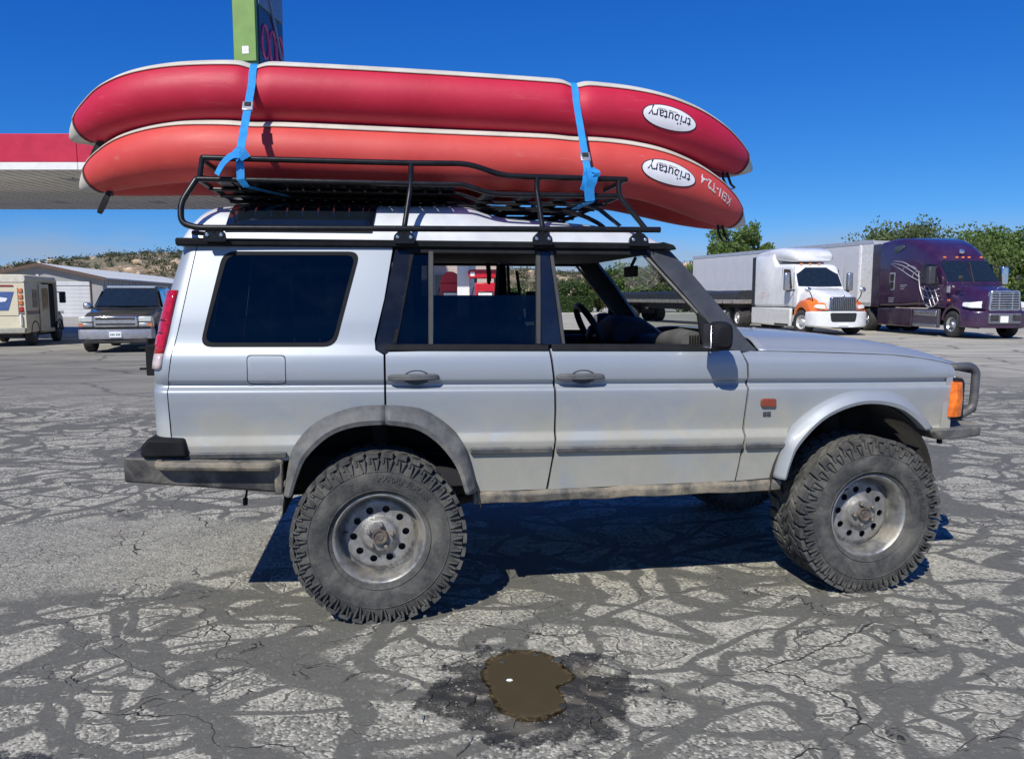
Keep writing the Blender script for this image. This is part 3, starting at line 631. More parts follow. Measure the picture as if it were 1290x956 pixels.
def liner(name, cx, r, zc, x0, x1):
    mb = MB(); pr = []
    for k in range(25):
        a = pi * k / 24; pr.append((cx + r * cos(a) , zc + r * .96 * sin(a)))
    rings = [[(p[0], y, p[1]) for p in [(cx + r, .55)] + pr + [(cx - r, .55)]] for y in (-.885, -.45)]
    mb.loft(rings, cap=False, closed=False); mb.add([(p[0], -.45, p[1]) for p in [(cx + r, .55)] + pr + [(cx - r, .55)]], [list(range(27))])
    return mb.build(name, UNDER, car, solid=.006)
liner('wheel_well', .02, .468, .53, 0, 0); liner('wheel_well', 2.46, .462, .58, 0, 0)
# --- tail: corner, lamp, tailgate
XR = [(.80,-1.020),(.92,-1.026),(1.20,-1.022),(1.45,-.985),(1.60,-.955),(1.80,-.900)]
XS = [(z, x) for x, z in seam_rear]
def corner_pt(t, z, off=0.0):
    xs_ = lerp_tab(XS, z); xr = lerp_tab(XR, z); y = ys(xs_, z)
    p0 = Vector((xs_ - .004, -y - off, z)); p1 = Vector((xr + .010 - off, -y - off, z)); p2 = Vector((xr - off, -y + .13, z))
    return p0 * (1 - t) ** 2 + p1 * 2 * t * (1 - t) + p2 * t * t
zs_ = [.80, .83] + ZL + [1.22, 1.28, 1.34, 1.4, 1.46, 1.52, 1.58, 1.64, 1.70, 1.76, 1.80]
mb = MB(); mb.loft([[corner_pt(t / 10, z) for t in range(11)] for z in sorted(zs_)], cap=False, closed=False); tailc = mb.build('tail_corner', PAINT, car, smooth=60)
mb = MB(); lz = [1.30, 1.36, 1.42, 1.48, 1.54, 1.58]
def lamp_ring(z, t0, off): return [corner_pt(t0 + (1 - t0) * k / 8, z, off if 0 < k else 0) for k in range(9)]
mb.loft([lamp_ring(1.305 + .285 * i / 8, .24, .012) for i in range(9)], cap=False, closed=False); lamp = mb.build('tail_lamp', REDL, car, smooth=60, solid=.006)
mb = MB(); mb.loft([lamp_ring(1.235 + .070 * i / 3, .24, .010) for i in range(4)], cap=False, closed=False); mb.build('reversing_lens', CLR, lamp, smooth=60, solid=.005)
for zq, zh in ((1.452, .006), (1.395, .004)):
    mb = MB(); mb.loft([lamp_ring(zq, .26, .0165), lamp_ring(zq + zh, .26, .0165)], cap=False, closed=False); mb.build('lens_rib', M('deep red rib', (.12, .003, .006), .3), lamp, smooth=60, solid=.004)
mb = MB(); mb.loft([lamp_ring(1.335 + .05 * i / 3, .45, .0165) for i in range(4)], cap=False, closed=False); mb.build('fog_lens', M('bright red lens', (.62, .01, .03), .08, coat=.8), lamp, smooth=60, solid=.004)
mb = MB(); rings = []
for z in [.80, .92, 1.2, 1.45, 1.6, 1.8]:
    xr = lerp_tab(XR, z); y = ys(-.9, z) - .135; rings.append([(xr - .012 * (1 - (k / 5 - 1) ** 2), -y + 2 * y * k / 10, z) for k in range(11)])
mb.loft(rings, cap=False, closed=False); tg = mb.build('tailgate', PAINT, car, smooth=60, solid=.01)
mb = MB(); mb.prism(rpoly([(-.56, 1.36), (.56, 1.36), (.52, 1.74), (-.52, 1.74)], .05), 'x', -.93, -.945, Matrix.Shear('XY', 4, (0, 0)) if False else None)
mb.v = [(lerp_tab(XR, p[2]) - .016 + (p[0] + .945), p[1], p[2]) for p in mb.v]; mb.build('rear_window', M('dark rear glass', (.01, .012, .014), .05, coat=.5), tg)
mb = MB(); mb.box(-1.085, -1.03, -.52, -.34, 1.20, 1.33); mb.box(-1.10, -1.03, -.30, -.12, 1.10, 1.30)
for z in (1.215, 1.315): mb.tube([(-1.03, -.60, z), (-1.135, -.60, z)], .006)
mb.box(-1.075, -1.02, -.70, -.50, 1.19, 1.335); mb.build('spare_carrier', BLK, tg, bevel=.008)
# --- rear bumper
mb = MB(); mb.prism([(-1.135,.842),(-1.135,.725),(-.46,.650),(-.435,.802)], 'y', -.895, .895); rb = mb.build('rear_bumper', M('scraped black bumper', (.03, .03, .032), .5, .3, var=.4, bump=.2, bs=40, dust=.75, dcol=(.25, .23, .19), ds=5), car, bevel=.012)
mb = MB(); mb.tube(fillet([(-.98, -.885, .808), (-.965, -.945, .806), (-.49, -.945, .786), (-.455, -.885, .788)], .04), .021, 10); mb.build('side_step', STEEL, rb)
mb = MB(); mb.box(-.475, -.440, -.915, -.86, .648, .795); mb.build('end_plate', STEEL, rb, bevel=.006)
mb = MB(); mb.prism([(-1.055,.838),(-1.055,.885),(-1.022,.926),(-.868,.916),(-.850,.832)], 'y', -.915, -.74); mb.build('corner_cap', BLK, rb, bevel=.014)
mb = MB(); mb.tube([(-.65, -.62, .66), (-.652, -.63, .60), (-.66, -.63, .56)], .006, 6); mb.tube([(-.66, -.63, .565), (-.662, -.63, .53)], .012, 8); mb.build('trailer_plug_lead', BLK, rb)
# --- sill rail
mb = MB(); rings = []
for i in range(13):
    x = .455 + 1.605 * i / 12; zz = .5 * (.612 + .548) + .004 * sin(i * 2.3) + .008 * (i / 12); rings.append([(x + .0, -.80, zz + .026), (x, -.872 - .006 * sin(i * 1.7), zz + .030), (x, -.885, zz + .012), (x, -.878 - .004 * sin(i * 2.9), zz - .028), (x, -.80, zz - .036)])
mb.loft(rings); mb.build('sill_rail', STEEL, car, smooth=40, bevel=.004, seg=1)
mb = MB(); mb.box(-.88, 3.02, -.50, .50, .66, .74); mb.box(-.40, 3.0, -.46, -.36, .50, .67); mb.box(-.40, 3.0, .36, .46, .50, .67)
mb.box(.45, 2.06, -.86, .86, .60, .64); mb.tube([(0, -.80, .414), (0, .80, .414)], .045); mb.tube([(2.54, -.80, .414), (2.54, .80, .414)], .045); mb.ball((0, .1, .414), .14); mb.ball((2.54, -.2, .414), .13)
for sgn_ in (-1, 1):
    for xx in (0, 2.54): mb.tube([(xx + .05, sgn_ * .52, .42), (xx, sgn_ * .50, .95)], .05); mb.tube([(xx + .05, sgn_ * .42, .38), (xx + (.9 if xx < 1 else -.9), sgn_ * .42, .56)], .03)
mb.build('chassis', UNDER, car)
# --- bonnet, cowl, front
HZ = [(1.84,1.352),(1.95,1.364),(2.2,1.362),(2.45,1.350),(2.65,1.328),(2.85,1.290),(3.0,1.250),(3.09,1.215),(3.13,1.175)]
def hood_pt(x, v):
    e = smooth_tab(HTOP, x); c_ = smooth_tab(HZ, x); w = .845 - .020 * max(0, (x - 2.6) / .5) ** 2 - max(0, x - 3.0) * .25
    tab = [(0, 0), (.04, .16), (.09, .44), (.16, .70), (.24, .78), (.34, .86), (.6, .97), (1.0, 1.0)]
    return Vector((x + .05 * (1 - (1 - v) ** 2) * max(0, (x - 2.4) / .7), -w * (1 - v), e + .004 + (c_ - e) * smooth_tab(tab, v)))
mb = MB(); vv = [0, .02, .04, .065, .09, .12, .16, .2, .24, .34, .5, .7, 1.0]
xs_ = [1.93 + (3.09 - 1.93) * i / 24 for i in range(25)]
rings = []
for x in xs_:
    near_ = [hood_pt(x, v) for v in vv]; rings.append(near_ + [Vector((p.x, -p.y, p.z)) for p in near_[-2::-1]])
mb.loft(rings, cap=False, closed=False); hood = mb.build('bonnet', PAINT, car, smooth=50, solid=.008)
mb = MB(); mb.prism([(1.83,1.26),(1.99,1.27),(2.0,1.285),(1.90,1.305),(1.84,1.33)], 'y', -.80, .80); mb.build('cowl', M('cowl black', (.012, .012, .013), .7), car)
mb = MB(); rings = []
for i in range(11):
    y = -.86 + 1.72 * i / 10; q = (abs(y) / .86); bx = 3.10 + .05 * (1 - q * q) - .07 * max(0, q - .85) / .15
    rings.append([(bx - .06, y, .86), (bx, y, .86), (bx + .005, y, 1.0), (bx, y, 1.16), (bx - .03, y, 1.20 - .02 * q)])
mb.loft(rings); fp = mb.build('front_panel', PAINT, car, smooth=50)
mb = MB(); mb.box(3.10, 3.165, -.40, .40, .93, 1.15); gri = mb.build('grille', M('grille black', (.015, .015, .016), .45), car, bevel=.02)
for i in range(4):
    mb = MB(); mb.box(3.16, 3.175, -.38, .38, .955 + i * .05, .975 + i * .05); mb.build('grille_bar', GREYP, gri, bevel=.004)
for s_ in (-1, 1):
    mb = MB(); mb.prism(rpoly([(s_ * .43, .94), (s_ * .74, .94), (s_ * .74, 1.13), (s_ * .43, 1.13)], .03), 'x', 3.06, 3.155); mb.build('headlamp', CLR, car, bevel=.008)
# amber corner indicator wrapping the wing
mb = MB(); rings = []
for k in range(7):
    t = k / 6; x = 3.030 + .085 * sin(t * pi / 2) ; y = -.880 + .095 * (1 - cos(t * pi / 2)); xb = 3.020 + .100 * sin(t * pi / 2)
    rings.append([(xb - .012, y + .02, .918), (xb, y - .012, .922), (x + .004, y - .014, 1.02), (x, y - .010, 1.106), (x - .012, y + .02, 1.112)])
mb.loft(rings); ind = mb.build('corner_indicator', AMB, car, smooth=40, bevel=.004, seg=1)
mb = MB(); mb.prism(rpoly([(3.010,.905),(3.115,.905),(3.112,.93),(3.112,1.10),(3.10,1.126),(3.022,1.126)], .012), 'y', -.853, -.80); mb.build('indicator_surround', BLK, car, bevel=.004)
# front bumper and nudge bar
mb = MB(); rings = []
for y, xb, xf in ((-.885, 2.93, 3.17), (-.86, 2.90, 3.215), (-.70, 2.88, 3.29), (0, 2.88, 3.36), (.70, 2.88, 3.29), (.86, 2.90, 3.215), (.885, 2.93, 3.17)):
    rings.append([(xb, y, .842), (xb + .05, y, .800), (xf, y, .814), (xf + .004, y, .864), (xb, y, .858)])
mb.loft(rings); fb = mb.build('front_bumper', M('dusty grey bumper', (.12, .12, .115), .6, .4, var=.3, bump=.3, bs=25, dust=.9, dcol=(.30, .28, .22), ds=6), car, smooth=30, bevel=.008)
nb = MB(); nb.tube(fillet([(3.16, -.66, .86), (3.33, -.66, .93), (3.335, -.66, 1.14), (3.30, -.66, 1.172), (3.14, -.66, 1.168)], .05), .023, 12)
nb.tube(fillet([(3.33, -.66, .93), (3.36, -.40, .90), (3.36, .40, .90), (3.33, .66, .93)], .05), .022, 12); nb.tube([(3.32, -.66, 1.15), (3.34, -.3, 1.16), (3.34, .3, 1.16), (3.32, .66, 1.15)], .022, 12)
nb.tube(fillet([(3.16, .66, .86), (3.33, .66, .93), (3.335, .66, 1.14), (3.30, .66, 1.172), (3.14, .66, 1.168)], .05), .023, 12); nb.build('nudge_bar', M('grey bar paint', (.07, .075, .085), .45, .2, var=.2, dust=.4), car)
mb = MB(); mb.tube([(3.02, -.80, .82), (3.02, -.80, .765)], .009, 8); mb.box(3.01, 3.03, -.81, -.79, .765, .79); mb.build('tow_pin', BLK, fb)
# --- roof
RZ = [(-.905,1.80),(-.895,1.83),(-.875,1.88),(-.845,1.935),(-.80,1.978),(-.74,2.0),(-.62,2.010),(0,2.018),(.40,2.023),(.48,2.018),(.54,1.998),(.60,1.978),(.68,1.966),(.80,1.958),(1.0,1.946),(1.2,1.928),(1.32,1.907),(1.40,1.880),(1.45,1.850),(1.485,1.81)]
RT = [(0.0,.722),(.12,.716),(.25,.706),(.5,.680),(.70,.650),(.82,.612),(.91,.565),(.96,.51),(.985,.43),(1.0,.30),(1.012,0.0)]
def roof_pt(x, s_, off=0.0):
    h = smooth_tab(RZ, x); w = smooth_tab(RT, s_); z = 1.80 + (h - 1.80) * s_
    if off:
        w2 = smooth_tab(RT, s_ + .01); z2 = 1.80 + (h - 1.80) * (s_ + .01); t = Vector((w2 - w, z2 - z)).normalized(); w += t.y * off; z -= t.x * off
    return Vector((x, -w, z))
ss = [0, .06, .12, .25, .38, .5, .6, .7, .76, .82, .87, .91, .935, .96, .975, .985, .993, 1.0, 1.006, 1.012]
xr_ = [a[0] for a in RZ] + [-.88, -.86, -.82, -.77, -.4, -.2, .2, .3, .44, .51, .57, .64, .74, .9, 1.1, 1.27]
rings = []
for x in sorted(xr_):
    q = [roof_pt(x, s_) for s_ in ss]; rings.append(q + [Vector((p.x, -p.y, p.z)) for p in q[-2::-1]])
mb = MB(); mb.loft(rings, cap=False, closed=False); roof = mb.build('roof', M('roof white silver', (.60, .63, .67), .42, .15, var=.06, coat=.3, dust=.2, dcol=(.5, .48, .42)), car, smooth=50, solid=.012)
mb = MB(); av = [.30, .4, .5, .6, .7, .78, .84, .88, .91, .935, .955]
mb.loft([[roof_pt(-.695 + .68 * i / 10 + .03 * (s_ - .30) / .65, s_, .013) for s_ in av] for i in range(11)], cap=False, closed=False)
alp = mb.build('roof_side_window', M('dark roof glass', (.006, .009, .013), .06, var=.1, coat=.8), roof, smooth=60, solid=.006)
mb = MB(); mb.loft([[(x, -.728, 1.794), (x, -.752, 1.800), (x, -.756, 1.826), (x, -.738, 1.832), (x, -.70, 1.822)] for x in [-.905 + 2.36 * i / 20 for i in range(21)]]); mb.build('drip_rail', BLK, car, bevel=.003, seg=1)
mb = MB(); mb.prism([(1.42,1.80),(1.47,1.795),(1.515,1.80),(1.50,1.822),(1.44,1.838)], 'y', -.75, .75); mb.build('windscreen_header', BLK, car, bevel=.006)
mb = MB(); mb.add([(-.86, -.70, 1.785), (1.44, -.70, 1.785), (1.44, .70, 1.785), (-.86, .70, 1.785)], [(0, 1, 2, 3)]); mb.build('headliner', DARK, car, smooth=0)
# windscreen
mb = MB(); rings = []
for i in range(5):
    t = i / 4; x = 1.472 + .425 * t; z = 1.80 - .50 * t; w = .665 + .085 * t
    rings.append([(x + .06 * (1 - (k / 5 - 1) ** 2), -w + 2 * w * k / 10, z) for k in range(11)])
mb.loft(rings, cap=False, closed=False); mb.build('windscreen', CLEAR, car, smooth=60)
# --- parts of the far side
for o in [c for c in list(car.children) if c.name.split('.')[0] in ('rear_quarter_panel', 'rear_door', 'front_door', 'front_fender', 'roof_pillar_cover', 'windscreen_pillar', 'wheel_arch_trim', 'wheel_well', 'tail_corner', 'tail_lamp', 'corner_indicator', 'indicator_surround', 'sill_rail', 'drip_rail')]: mirror(o)
mirror(alp)
# --- interior
mb = MB(); mb.box(.0, 1.95, -.84, .84, .64, .72); mb.box(-.95, .02, -.44, .44, .64, .80); mb.box(-.93, .02, -.80, .80, .99, 1.02); mb.build('cabin_floor', DARK, car)
for s_ in (-1, 1):
    mb = MB(); mb.box(.03, 1.82, s_ * .80, s_ * .845, 1.05, 1.29); mb.box(.50, 1.82, s_ * .80, s_ * .84, .70, 1.06); mb.build('door_trim', DARK, car, bevel=.01)
def seat(x, y, w=.26, zt=1.40):
    mb = MB(); rings = []
    for t, dx, hw, th in ((0, 0, w, .07), (.25, -.03, w * 1.04, .085), (.6, -.08, w, .08), (.9, -.14, w * .86, .06), (1, -.155, w * .7, .04)):
        z = .95 + (zt - .95) * t; cx = x + dx; rings.append([(cx + th * cos(a) * 1.0, y + hw * (abs(sin(a)) ** .6) * (1 if sin(a) > 0 else -1), z) for a in [2 * pi * k / 16 for k in range(16)]])
    mb.loft(rings); mb.loft([[(x + .02 + .50 * t, y - w, .90 + .03 * t), (x + .02 + .50 * t, y - w * .9, 1.0 + .03 * t), (x + .02 + .50 * t, y + w * .9, 1.0 + .03 * t), (x + .02 + .50 * t, y + w, .90 + .03 * t)] for t in (0, .5, 1)])
    mb.tube([(x - .15, y - .06, zt - .03), (x - .16, y - .06, zt + .05)], .008, 6); mb.tube([(x - .15, y + .06, zt - .03), (x - .16, y + .06, zt + .05)], .008, 6)
    rings = [[(x - .17 + .045 * cos(a), y + .125 * k * (abs(sin(a)) ** .7) * (1 if sin(a) > 0 else -1), z) for a in [2 * pi * q / 14 for q in range(14)]] for z, k in ((zt + .03, .7), (zt + .06, .95), (zt + .14, 1.0), (zt + .19, .8))]
    mb.loft(rings)
    return mb.build('seat', M('dark seat cloth', (.018, .018, .021), .9, var=.3, bump=.3, bs=200), car, smooth=50)
seat(1.02, -.38); seat(1.02, .38); mb = MB()
mb.prism([(.02,.90),(.50,.93),(.50,1.03),(.12,1.02),(-.02,1.40),(-.10,1.40)], 'y', -.66, .66); mb.build('rear_bench', M('dark seat cloth', (.018, .018, .021), .9), car, bevel=.04)
mb = MB(); mb.prism([(1.50,1.02),(1.52,1.24),(1.58,1.325),(1.70,1.335),(1.90,1.30),(1.90,1.0)], 'y', -.79, .79); dash = mb.build('dashboard', DARK, car, bevel=.03, seg=3)
mb = MB(); mb.tube([(1.60, -.775, 1.325), (1.60, -.60, 1.33), (1.60, -.30, 1.31)], [.062, .064, .05], 16); mb.build('dash_end', M('grey dash vinyl', (.10, .098, .092), .8, var=.15, bump=.3, bs=160), dash)
for i in range(5):
    mb = MB(); mb.box(1.58 + .014 * i, 1.586 + .014 * i, -.785, -.765, 1.30, 1.365); mb.build('vent_slat', M('vent black', (.01, .01, .01), .5), dash)
mb = MB(); mb.loft([rr_ for rr_ in [[(x, y, z) for y, z in ((.14, 1.28), (.18, h - .03), (.26, h), (.50, h), (.58, h - .03), (.62, 1.28))] for x, h in ((1.46, 1.40), (1.52, 1.44), (1.66, 1.43), (1.80, 1.34))]]); mb.build('instrument_binnacle', DARK, dash, smooth=40)
mb = MB(); th_ = radians(28)
for R_, r_ in ((.20, .022),):
    mb.tube([(1.37 - R_ * sin(a) * sin(th_), .38 + R_ * cos(a), 1.325 + R_ * sin(a) * cos(th_)) for a in [2 * pi * k / 28 for k in range(28)]], r_, 8, closed=True)
mb.tube([(1.37, .38, 1.31), (1.58, .38, 1.22)], .03); mb.tube([(1.37, .21, 1.31), (1.385, .55, 1.30)], .02); mb.ball((1.37, .38, 1.31), .07, 12, 6, (.5, 1, 1)); mb.build('steering_wheel', M('wheel rim black', (.012, .012, .013), .55), car)
mb = MB(); mb.box(1.50, 1.52, -.12, .12, 1.68, 1.745); mb.tube([(1.51, 0, 1.74), (1.54, 0, 1.80)], .01); mb.build('rear_view_mirror', DARK, car, bevel=.01)
for xx in (.72, 1.06):
    mb = MB(); mb.tube(fillet([(xx, .66, 1.785), (xx + .012, .70, 1.71), (xx + .012, .70, 1.66), (xx + .02, .70, 1.66)], .02), .016, 8); mb.build('grab_handle', DARK, car)
for s_ in (1,):
    mb = MB(); mb.tube([(.93, s_ * .745, 1.74), (.985, s_ * .80, 1.40), (.99, s_ * .80, 1.10)], .012, 6); mb.build('seat_belt', DARK, car)
# --- wheels
def pblock(mb, a0, a1, r0, r1, y0, y1, sk=0.0, tp=.12):
    """tread block between angles a0..a1, radii r0..r1, widths y0..y1"""
    da = (a1 - a0) * tp * .5; v = []
    for r, k in ((r0, 0), (r1, 1)):
        for y, s_ in ((y0, -sk), (y1, sk)):
            for a in (a0 + da * k + s_, a1 - da * k + s_): v.append((r * cos(a), y, r * sin(a)))
    mb.add(v, [(0, 1, 3, 2), (4, 6, 7, 5), (0, 4, 5, 1), (2, 3, 7, 6), (0, 2, 6, 4), (1, 5, 7, 3)])
prof = [(-.112,.212),(-.132,.222),(-.147,.250),(-.153,.290),(-.152,.325),(-.147,.352),(-.140,.378),(-.128,.396),(-.09,.401),(0,.403)]
prof = prof + [(-y, r) for y, r in prof[-2::-1]]
mb = MB(); mb.lathe(prof, 96, 'y'); NB = 38; pitch = 2 * pi / NB
for i in range(NB):
    a = i * pitch; lg = i % 2
    for s_ in (-1, 1):
        a_ = a + (pitch * .5 if s_ > 0 else 0)
        pblock(mb, a_, a_ + pitch * .74, .398, .4165, s_ * .146, s_ * (.098 if lg else .088), .012 * s_)
        pblock(mb, a_ + pitch * .30, a_ + pitch * .96, .398, .416, s_ * .082, s_ * .040, .05 * s_); pblock(mb, a_ + pitch * .05, a_ + pitch * .60, .398, .416, s_ * .036, s_ * .004, -.06 * s_)
        # sidewall biters: slanted V bars
        for q0, q1, w0, w1 in ((.02, .16, .14, .10), (.48, .34, .14, .10)):
            v = []
            for r, q, w, yo in ((.392, q0, w0, .148), (.338 if lg else .346, q1, w1, .1525)):
                for k in (0, w):
                    aa = a_ + pitch * (q + k)
                    v.append((r * cos(aa), s_ * (yo - .006), r * sin(aa))); v.append((r * cos(aa), s_ * (yo + .006), r * sin(aa)))
            mb.add(v, [(0, 1, 3, 2), (4, 6, 7, 5), (1, 5, 7, 3), (0, 4, 5, 1), (2, 3, 7, 6), (0, 2, 6, 4)])
        pblock(mb, a_ + pitch * .66, a_ + pitch * .84, .372, .400, s_ * .140, s_ * .1485, 0)
mb.lathe([(-.1515, .330), (-.1545, .333), (-.1515, .336)], 96, 'y'); mb.lathe([(-.146, .240), (-.150, .2425), (-.146, .245)], 96, 'y')
tyre = mb.build('tyre', RUBBER, None, smooth=28)
mb = MB(); mb.lathe([(-.122,.226),(-.130,.222),(-.131,.215),(-.124,.208),(-.112,.204),(-.100,.200),(-.088,.196),(-.05,.190),(.11,.190),(.13,.215)], 72, 'y')
rimb = mb.build('rim', RIML, None, smooth=40)
def circ(cx, cz, r, n=14): return [(cx + r * cos(2 * pi * k / n), cz + r * sin(2 * pi * k / n)) for k in range(n)]
DISC = [(0, -.078), (.030, -.078), (.072, -.076), (.082, -.066), (.092, -.050), (.110, -.046), (.150, -.045), (.166, -.042), (.174, -.030), (.1905, -.02)]
holes = [circ(.126 * cos(2 * pi * k / 10 + .16), .126 * sin(2 * pi * k / 10 + .16), .018) for k in range(10)]
disc = sheet('rim_disc', circ(0, 0, .1905, 64), holes, lambda x, z: Vector((x, smooth_tab(DISC, math.hypot(x, z)), z)), RIM, None, gx=.012, gz=.012, thick=.006, edge=.008)
mb = MB(); mb.lathe([(-.098, .0), (-.098, .016), (-.094, .018), (-.094, .026), (-.100, .028), (-.100, .036), (-.078, .040)], 32, 'y'); hub = mb.build('hub', M('rusty hub', (.12, .095, .09), .55, .6, var=.5, vs=40, dust=.5), None, smooth=30)
mb = MB(); mb.lathe([(-.104, .0), (-.104, .007), (-.101, .0105), (-.076, .0115)], 6, 'y'); nut = mb.build('wheel_nut', M('dull nut steel', (.30, .28, .25), .45, .8, var=.3, dust=.6), None, smooth=20)
mb = MB(); mb.tube([(-.155, -.050, .0), (-.165, -.062, .006), (-.172, -.085, .008)], .004, 6); valve = mb.build('valve', BLK, None)
mb = MB(); mb.lathe([(-.015, .0), (-.015, .155), (.0, .16), (.0, 0)], 40, 'y'); brake = mb.build('brake_disc', M('rusty dark brake', (.05, .04, .035), .7, .4, var=.4), None)
def arc_text(mb, s, ang, r, size, wide, y, flip=False):
    v, f = textmesh(s, size, shear=.2, bold=.001); vv = []
    for p in v:
        a = ang + (p[0] * wide / r) * (1 if flip else -1); rr = r + (p[1] if not flip else -p[1]); vv.append((rr * cos(a), y, rr * sin(a)))
    mb.add(vv, f)
mb = MB(); arc_text(mb, 'WRANGLER', radians(72), .300, .042, 1.25, -.1565)
letter = mb.build('lettering', RUBBER, None, smooth=0)
def wheel(x, y, rz, spin, out=-1):
    w = bpy.data.objects.new('wheel', None); COL.objects.link(w); w.parent = car; w.location = (x, y, .4125); w.rotation_euler = (0, spin, rz if out < 0 else rz + pi); w.rotation_mode = 'YXZ'
    for src, nm in ((tyre, 0), (rimb, 0), (disc, 0), (hub, 0), (letter, 0), (valve, 0), (brake, 0)):
        c = src.copy(); COL.objects.link(c); c.parent = w
    for k in range(5):
        c = nut.copy(); COL.objects.link(c); c.parent = w; a = 2 * pi * k / 5 + .3; c.location = (.0585 * cos(a), 0, .0585 * sin(a))
    return w
YW = .785
wheel(0.0, -YW, 0, .1); wheel(2.54, -YW, radians(2.5), .9); wheel(0.0, YW, 0, .5, 1); wheel(2.54, YW, radians(2.5), .2, 1)
for o in (tyre, rimb, disc, hub, nut, letter, valve, brake): bpy.data.objects.remove(o)
# --- roof rack
rk = MB()
TOP = [(-.772,2.196),(.172,2.196),(.451,2.201),(.626,2.147),(1.243,2.144)]; FLO = [(-.80,2.100),(.338,2.100),(.419,2.104),(.571,2.058),(1.211,2.062)]
for s_ in (-1, 1):
    rk.tube(fillet([(x, s_ * .735, z) for x, z in TOP], .06), .0135, 10); rk.tube(fillet([(x, s_ * .735, z) for x, z in FLO], .06), .0135, 10)
    rk.tube(fillet([(-.772, s_ * .70, 2.106), (-.800, s_ * .735, 2.106), (-.872, s_ * .76, 1.985), (-.868, s_ * .78, 1.895), (-.80, s_ * .785, 1.874), (1.41, s_ * .785, 1.894)], .06), .0145, 10)
    rk.tube([(-.775, s_ * .735, 2.196), (-.79, s_ * .735, 2.104)], .012, 8)
    for a, b in (((.178, 2.196), (.140, 1.84)), ((.792, 2.144), (.812, 1.84))): rk.tube(fillet([(a[0], s_ * .735, a[1]), (a[0] - .003, s_ * .735, 2.09), (b[0], s_ * .785, 1.885), (b[0], s_ * .770, b[1])], .05), .0135, 10)
    rk.tube(fillet([(1.208, s_ * .735, 2.145), (1.209, s_ * .735, 2.063), (1.335, s_ * .785, 1.896)], .03), .0135, 10); rk.tube([(1.301, s_ * .785, 1.90), (1.301, s_ * .77, 1.83)], .0145, 10)
    rk.tube([(-.724, s_ * .785, 1.88), (-.724, s_ * .77, 1.83)], .0145, 10); rk.tube([(-.83, s_ * .75, 1.855), (-.72, s_ * .75, 1.846)], .010, 8)
    rk.tube(bez([(.30, s_ * .34, 2.045), (.75, s_ * .34, 2.035), (1.05, s_ * .34, 2.02), (1.20, s_ * .34, 1.97), (1.26, s_ * .34, 1.925)], 5), .012, 8)
rk.tube(fillet([(-.772, -.735, 2.196), (-.785, -.66, 2.196), (-.785, .66, 2.196), (-.772, .735, 2.196)], .05), .0135, 10); rk.tube([(1.243, -.735, 2.144), (1.243, .735, 2.144)], .0135, 10)
rk.tube([(-.80, -.735, 2.1), (-.80, .735, 2.1)], .0135, 10); rk.tube([(1.211, -.735, 2.062), (1.211, .735, 2.062)], .0135, 10)
rack = rk.build('roof_rack', RACK, car, smooth=50)
for x in [-.70 + .076 * i for i in range(15)] + [.56, .75, .95, 1.12]:
    z = smooth_tab(FLO, x); mb = MB(); mb.box(x - .034, x + .034, -.735, .735, z - .004, z + .012); mb.build('rack_slat', RACK, rack, bevel=.003, seg=1)
for y in (-.5, -.25, 0, .25, .5):
    mb = MB(); mb.tube(fillet([(x, y, z - .014) for x, z in FLO], .06), .010, 8); mb.build('rack_runner', RACK, rack)
for s_ in (-1, 1):
    for x in (-.724, .139, .811, 1.301):
        mb = MB(); mb.prism(rpoly([(x - .052,1.812),(x + .052,1.812),(x + .048,1.85),(x + .022,1.876),(x - .022,1.876),(x - .048,1.85)], .008), 'y', s_ * .768, s_ * .790)
        ft = mb.build('rack_foot', RACK, rack, bevel=.002, seg=1)
        for dx in (-.031, .031):
            mb = MB(); mb.lathe([(s_ * .788, .0095), (s_ * .795, .0085), (s_ * .797, .006), (s_ * .797, 0)], 12, 'y', (x + dx, 0, 1.843)); mb.build('rack_bolt', CHROME, rack)
mb = MB(); mb.loft([[(.98 + .0, y, 2.035), (1.05, y, 2.05), (1.17, y, 2.02), (1.28, y, 1.935), (1.27, y, 1.930), (1.16, y, 2.01), (1.05, y, 2.04)] for y in (-.56, -.52)]); mb.loft([[(.98 + .0, y, 2.035), (1.05, y, 2.05), (1.17, y, 2.02), (1.28, y, 1.935), (1.27, y, 1.930), (1.16, y, 2.01), (1.05, y, 2.04)] for y in (.52, .56)]); mb.build('wind_deflector', RACK, rack)

# ================================================================ two inflatable boats, lashed upside down on the rack
CM = Matrix.Translation(CARM) @ Matrix.Rotation(CARR, 4, 'Z')
def at_car(x, y, z): return tuple(CM @ Vector((x, y, z)))
def boat_mat(name, c1, c2, mk):
    m, nt, b, oc, out = newmat(name)
    n1 = noise(nt, oc, 2.0, 5, .6, .3); n2 = noise(nt, N(nt, 'ShaderNodeMapping', {0: oc, 'Scale': (1, 4, 9)}).outputs[0], 4, 6, .65); n3 = noise(nt, oc, 55, 3, .6)
    c = mixc(nt, ramp(nt, n1, .3, .7), c1, c2); c = mixc(nt, ramp(nt, n2, .58, .8, 0, mk), c, (.62, .45, .40)); c = mixc(nt, ramp(nt, n3, .6, .8, 0, .15), c, tuple(q * .55 for q in c1))
    nt.links.new(c, b.inputs['Base Color']); nt.links.new(mth(nt, 'ADD', .46, mth(nt, 'MULTIPLY', n2, .22)), b.inputs['Roughness'])
    bn = N(nt, 'ShaderNodeBump', {'Strength': .4, 'Distance': .008, 'Height': mth(nt, 'ADD', n1, mth(nt, 'MULTIPLY', noise(nt, oc, 14, 4, .6), .35))}); nt.links.new(bn.outputs[0], b.inputs['Normal'])
    return m
HYP = M('pale grey hull fabric', (.56, .53, .455), .6, var=.12, vs=6, dust=.5, dcol=(.42, .38, .30), ds=5)
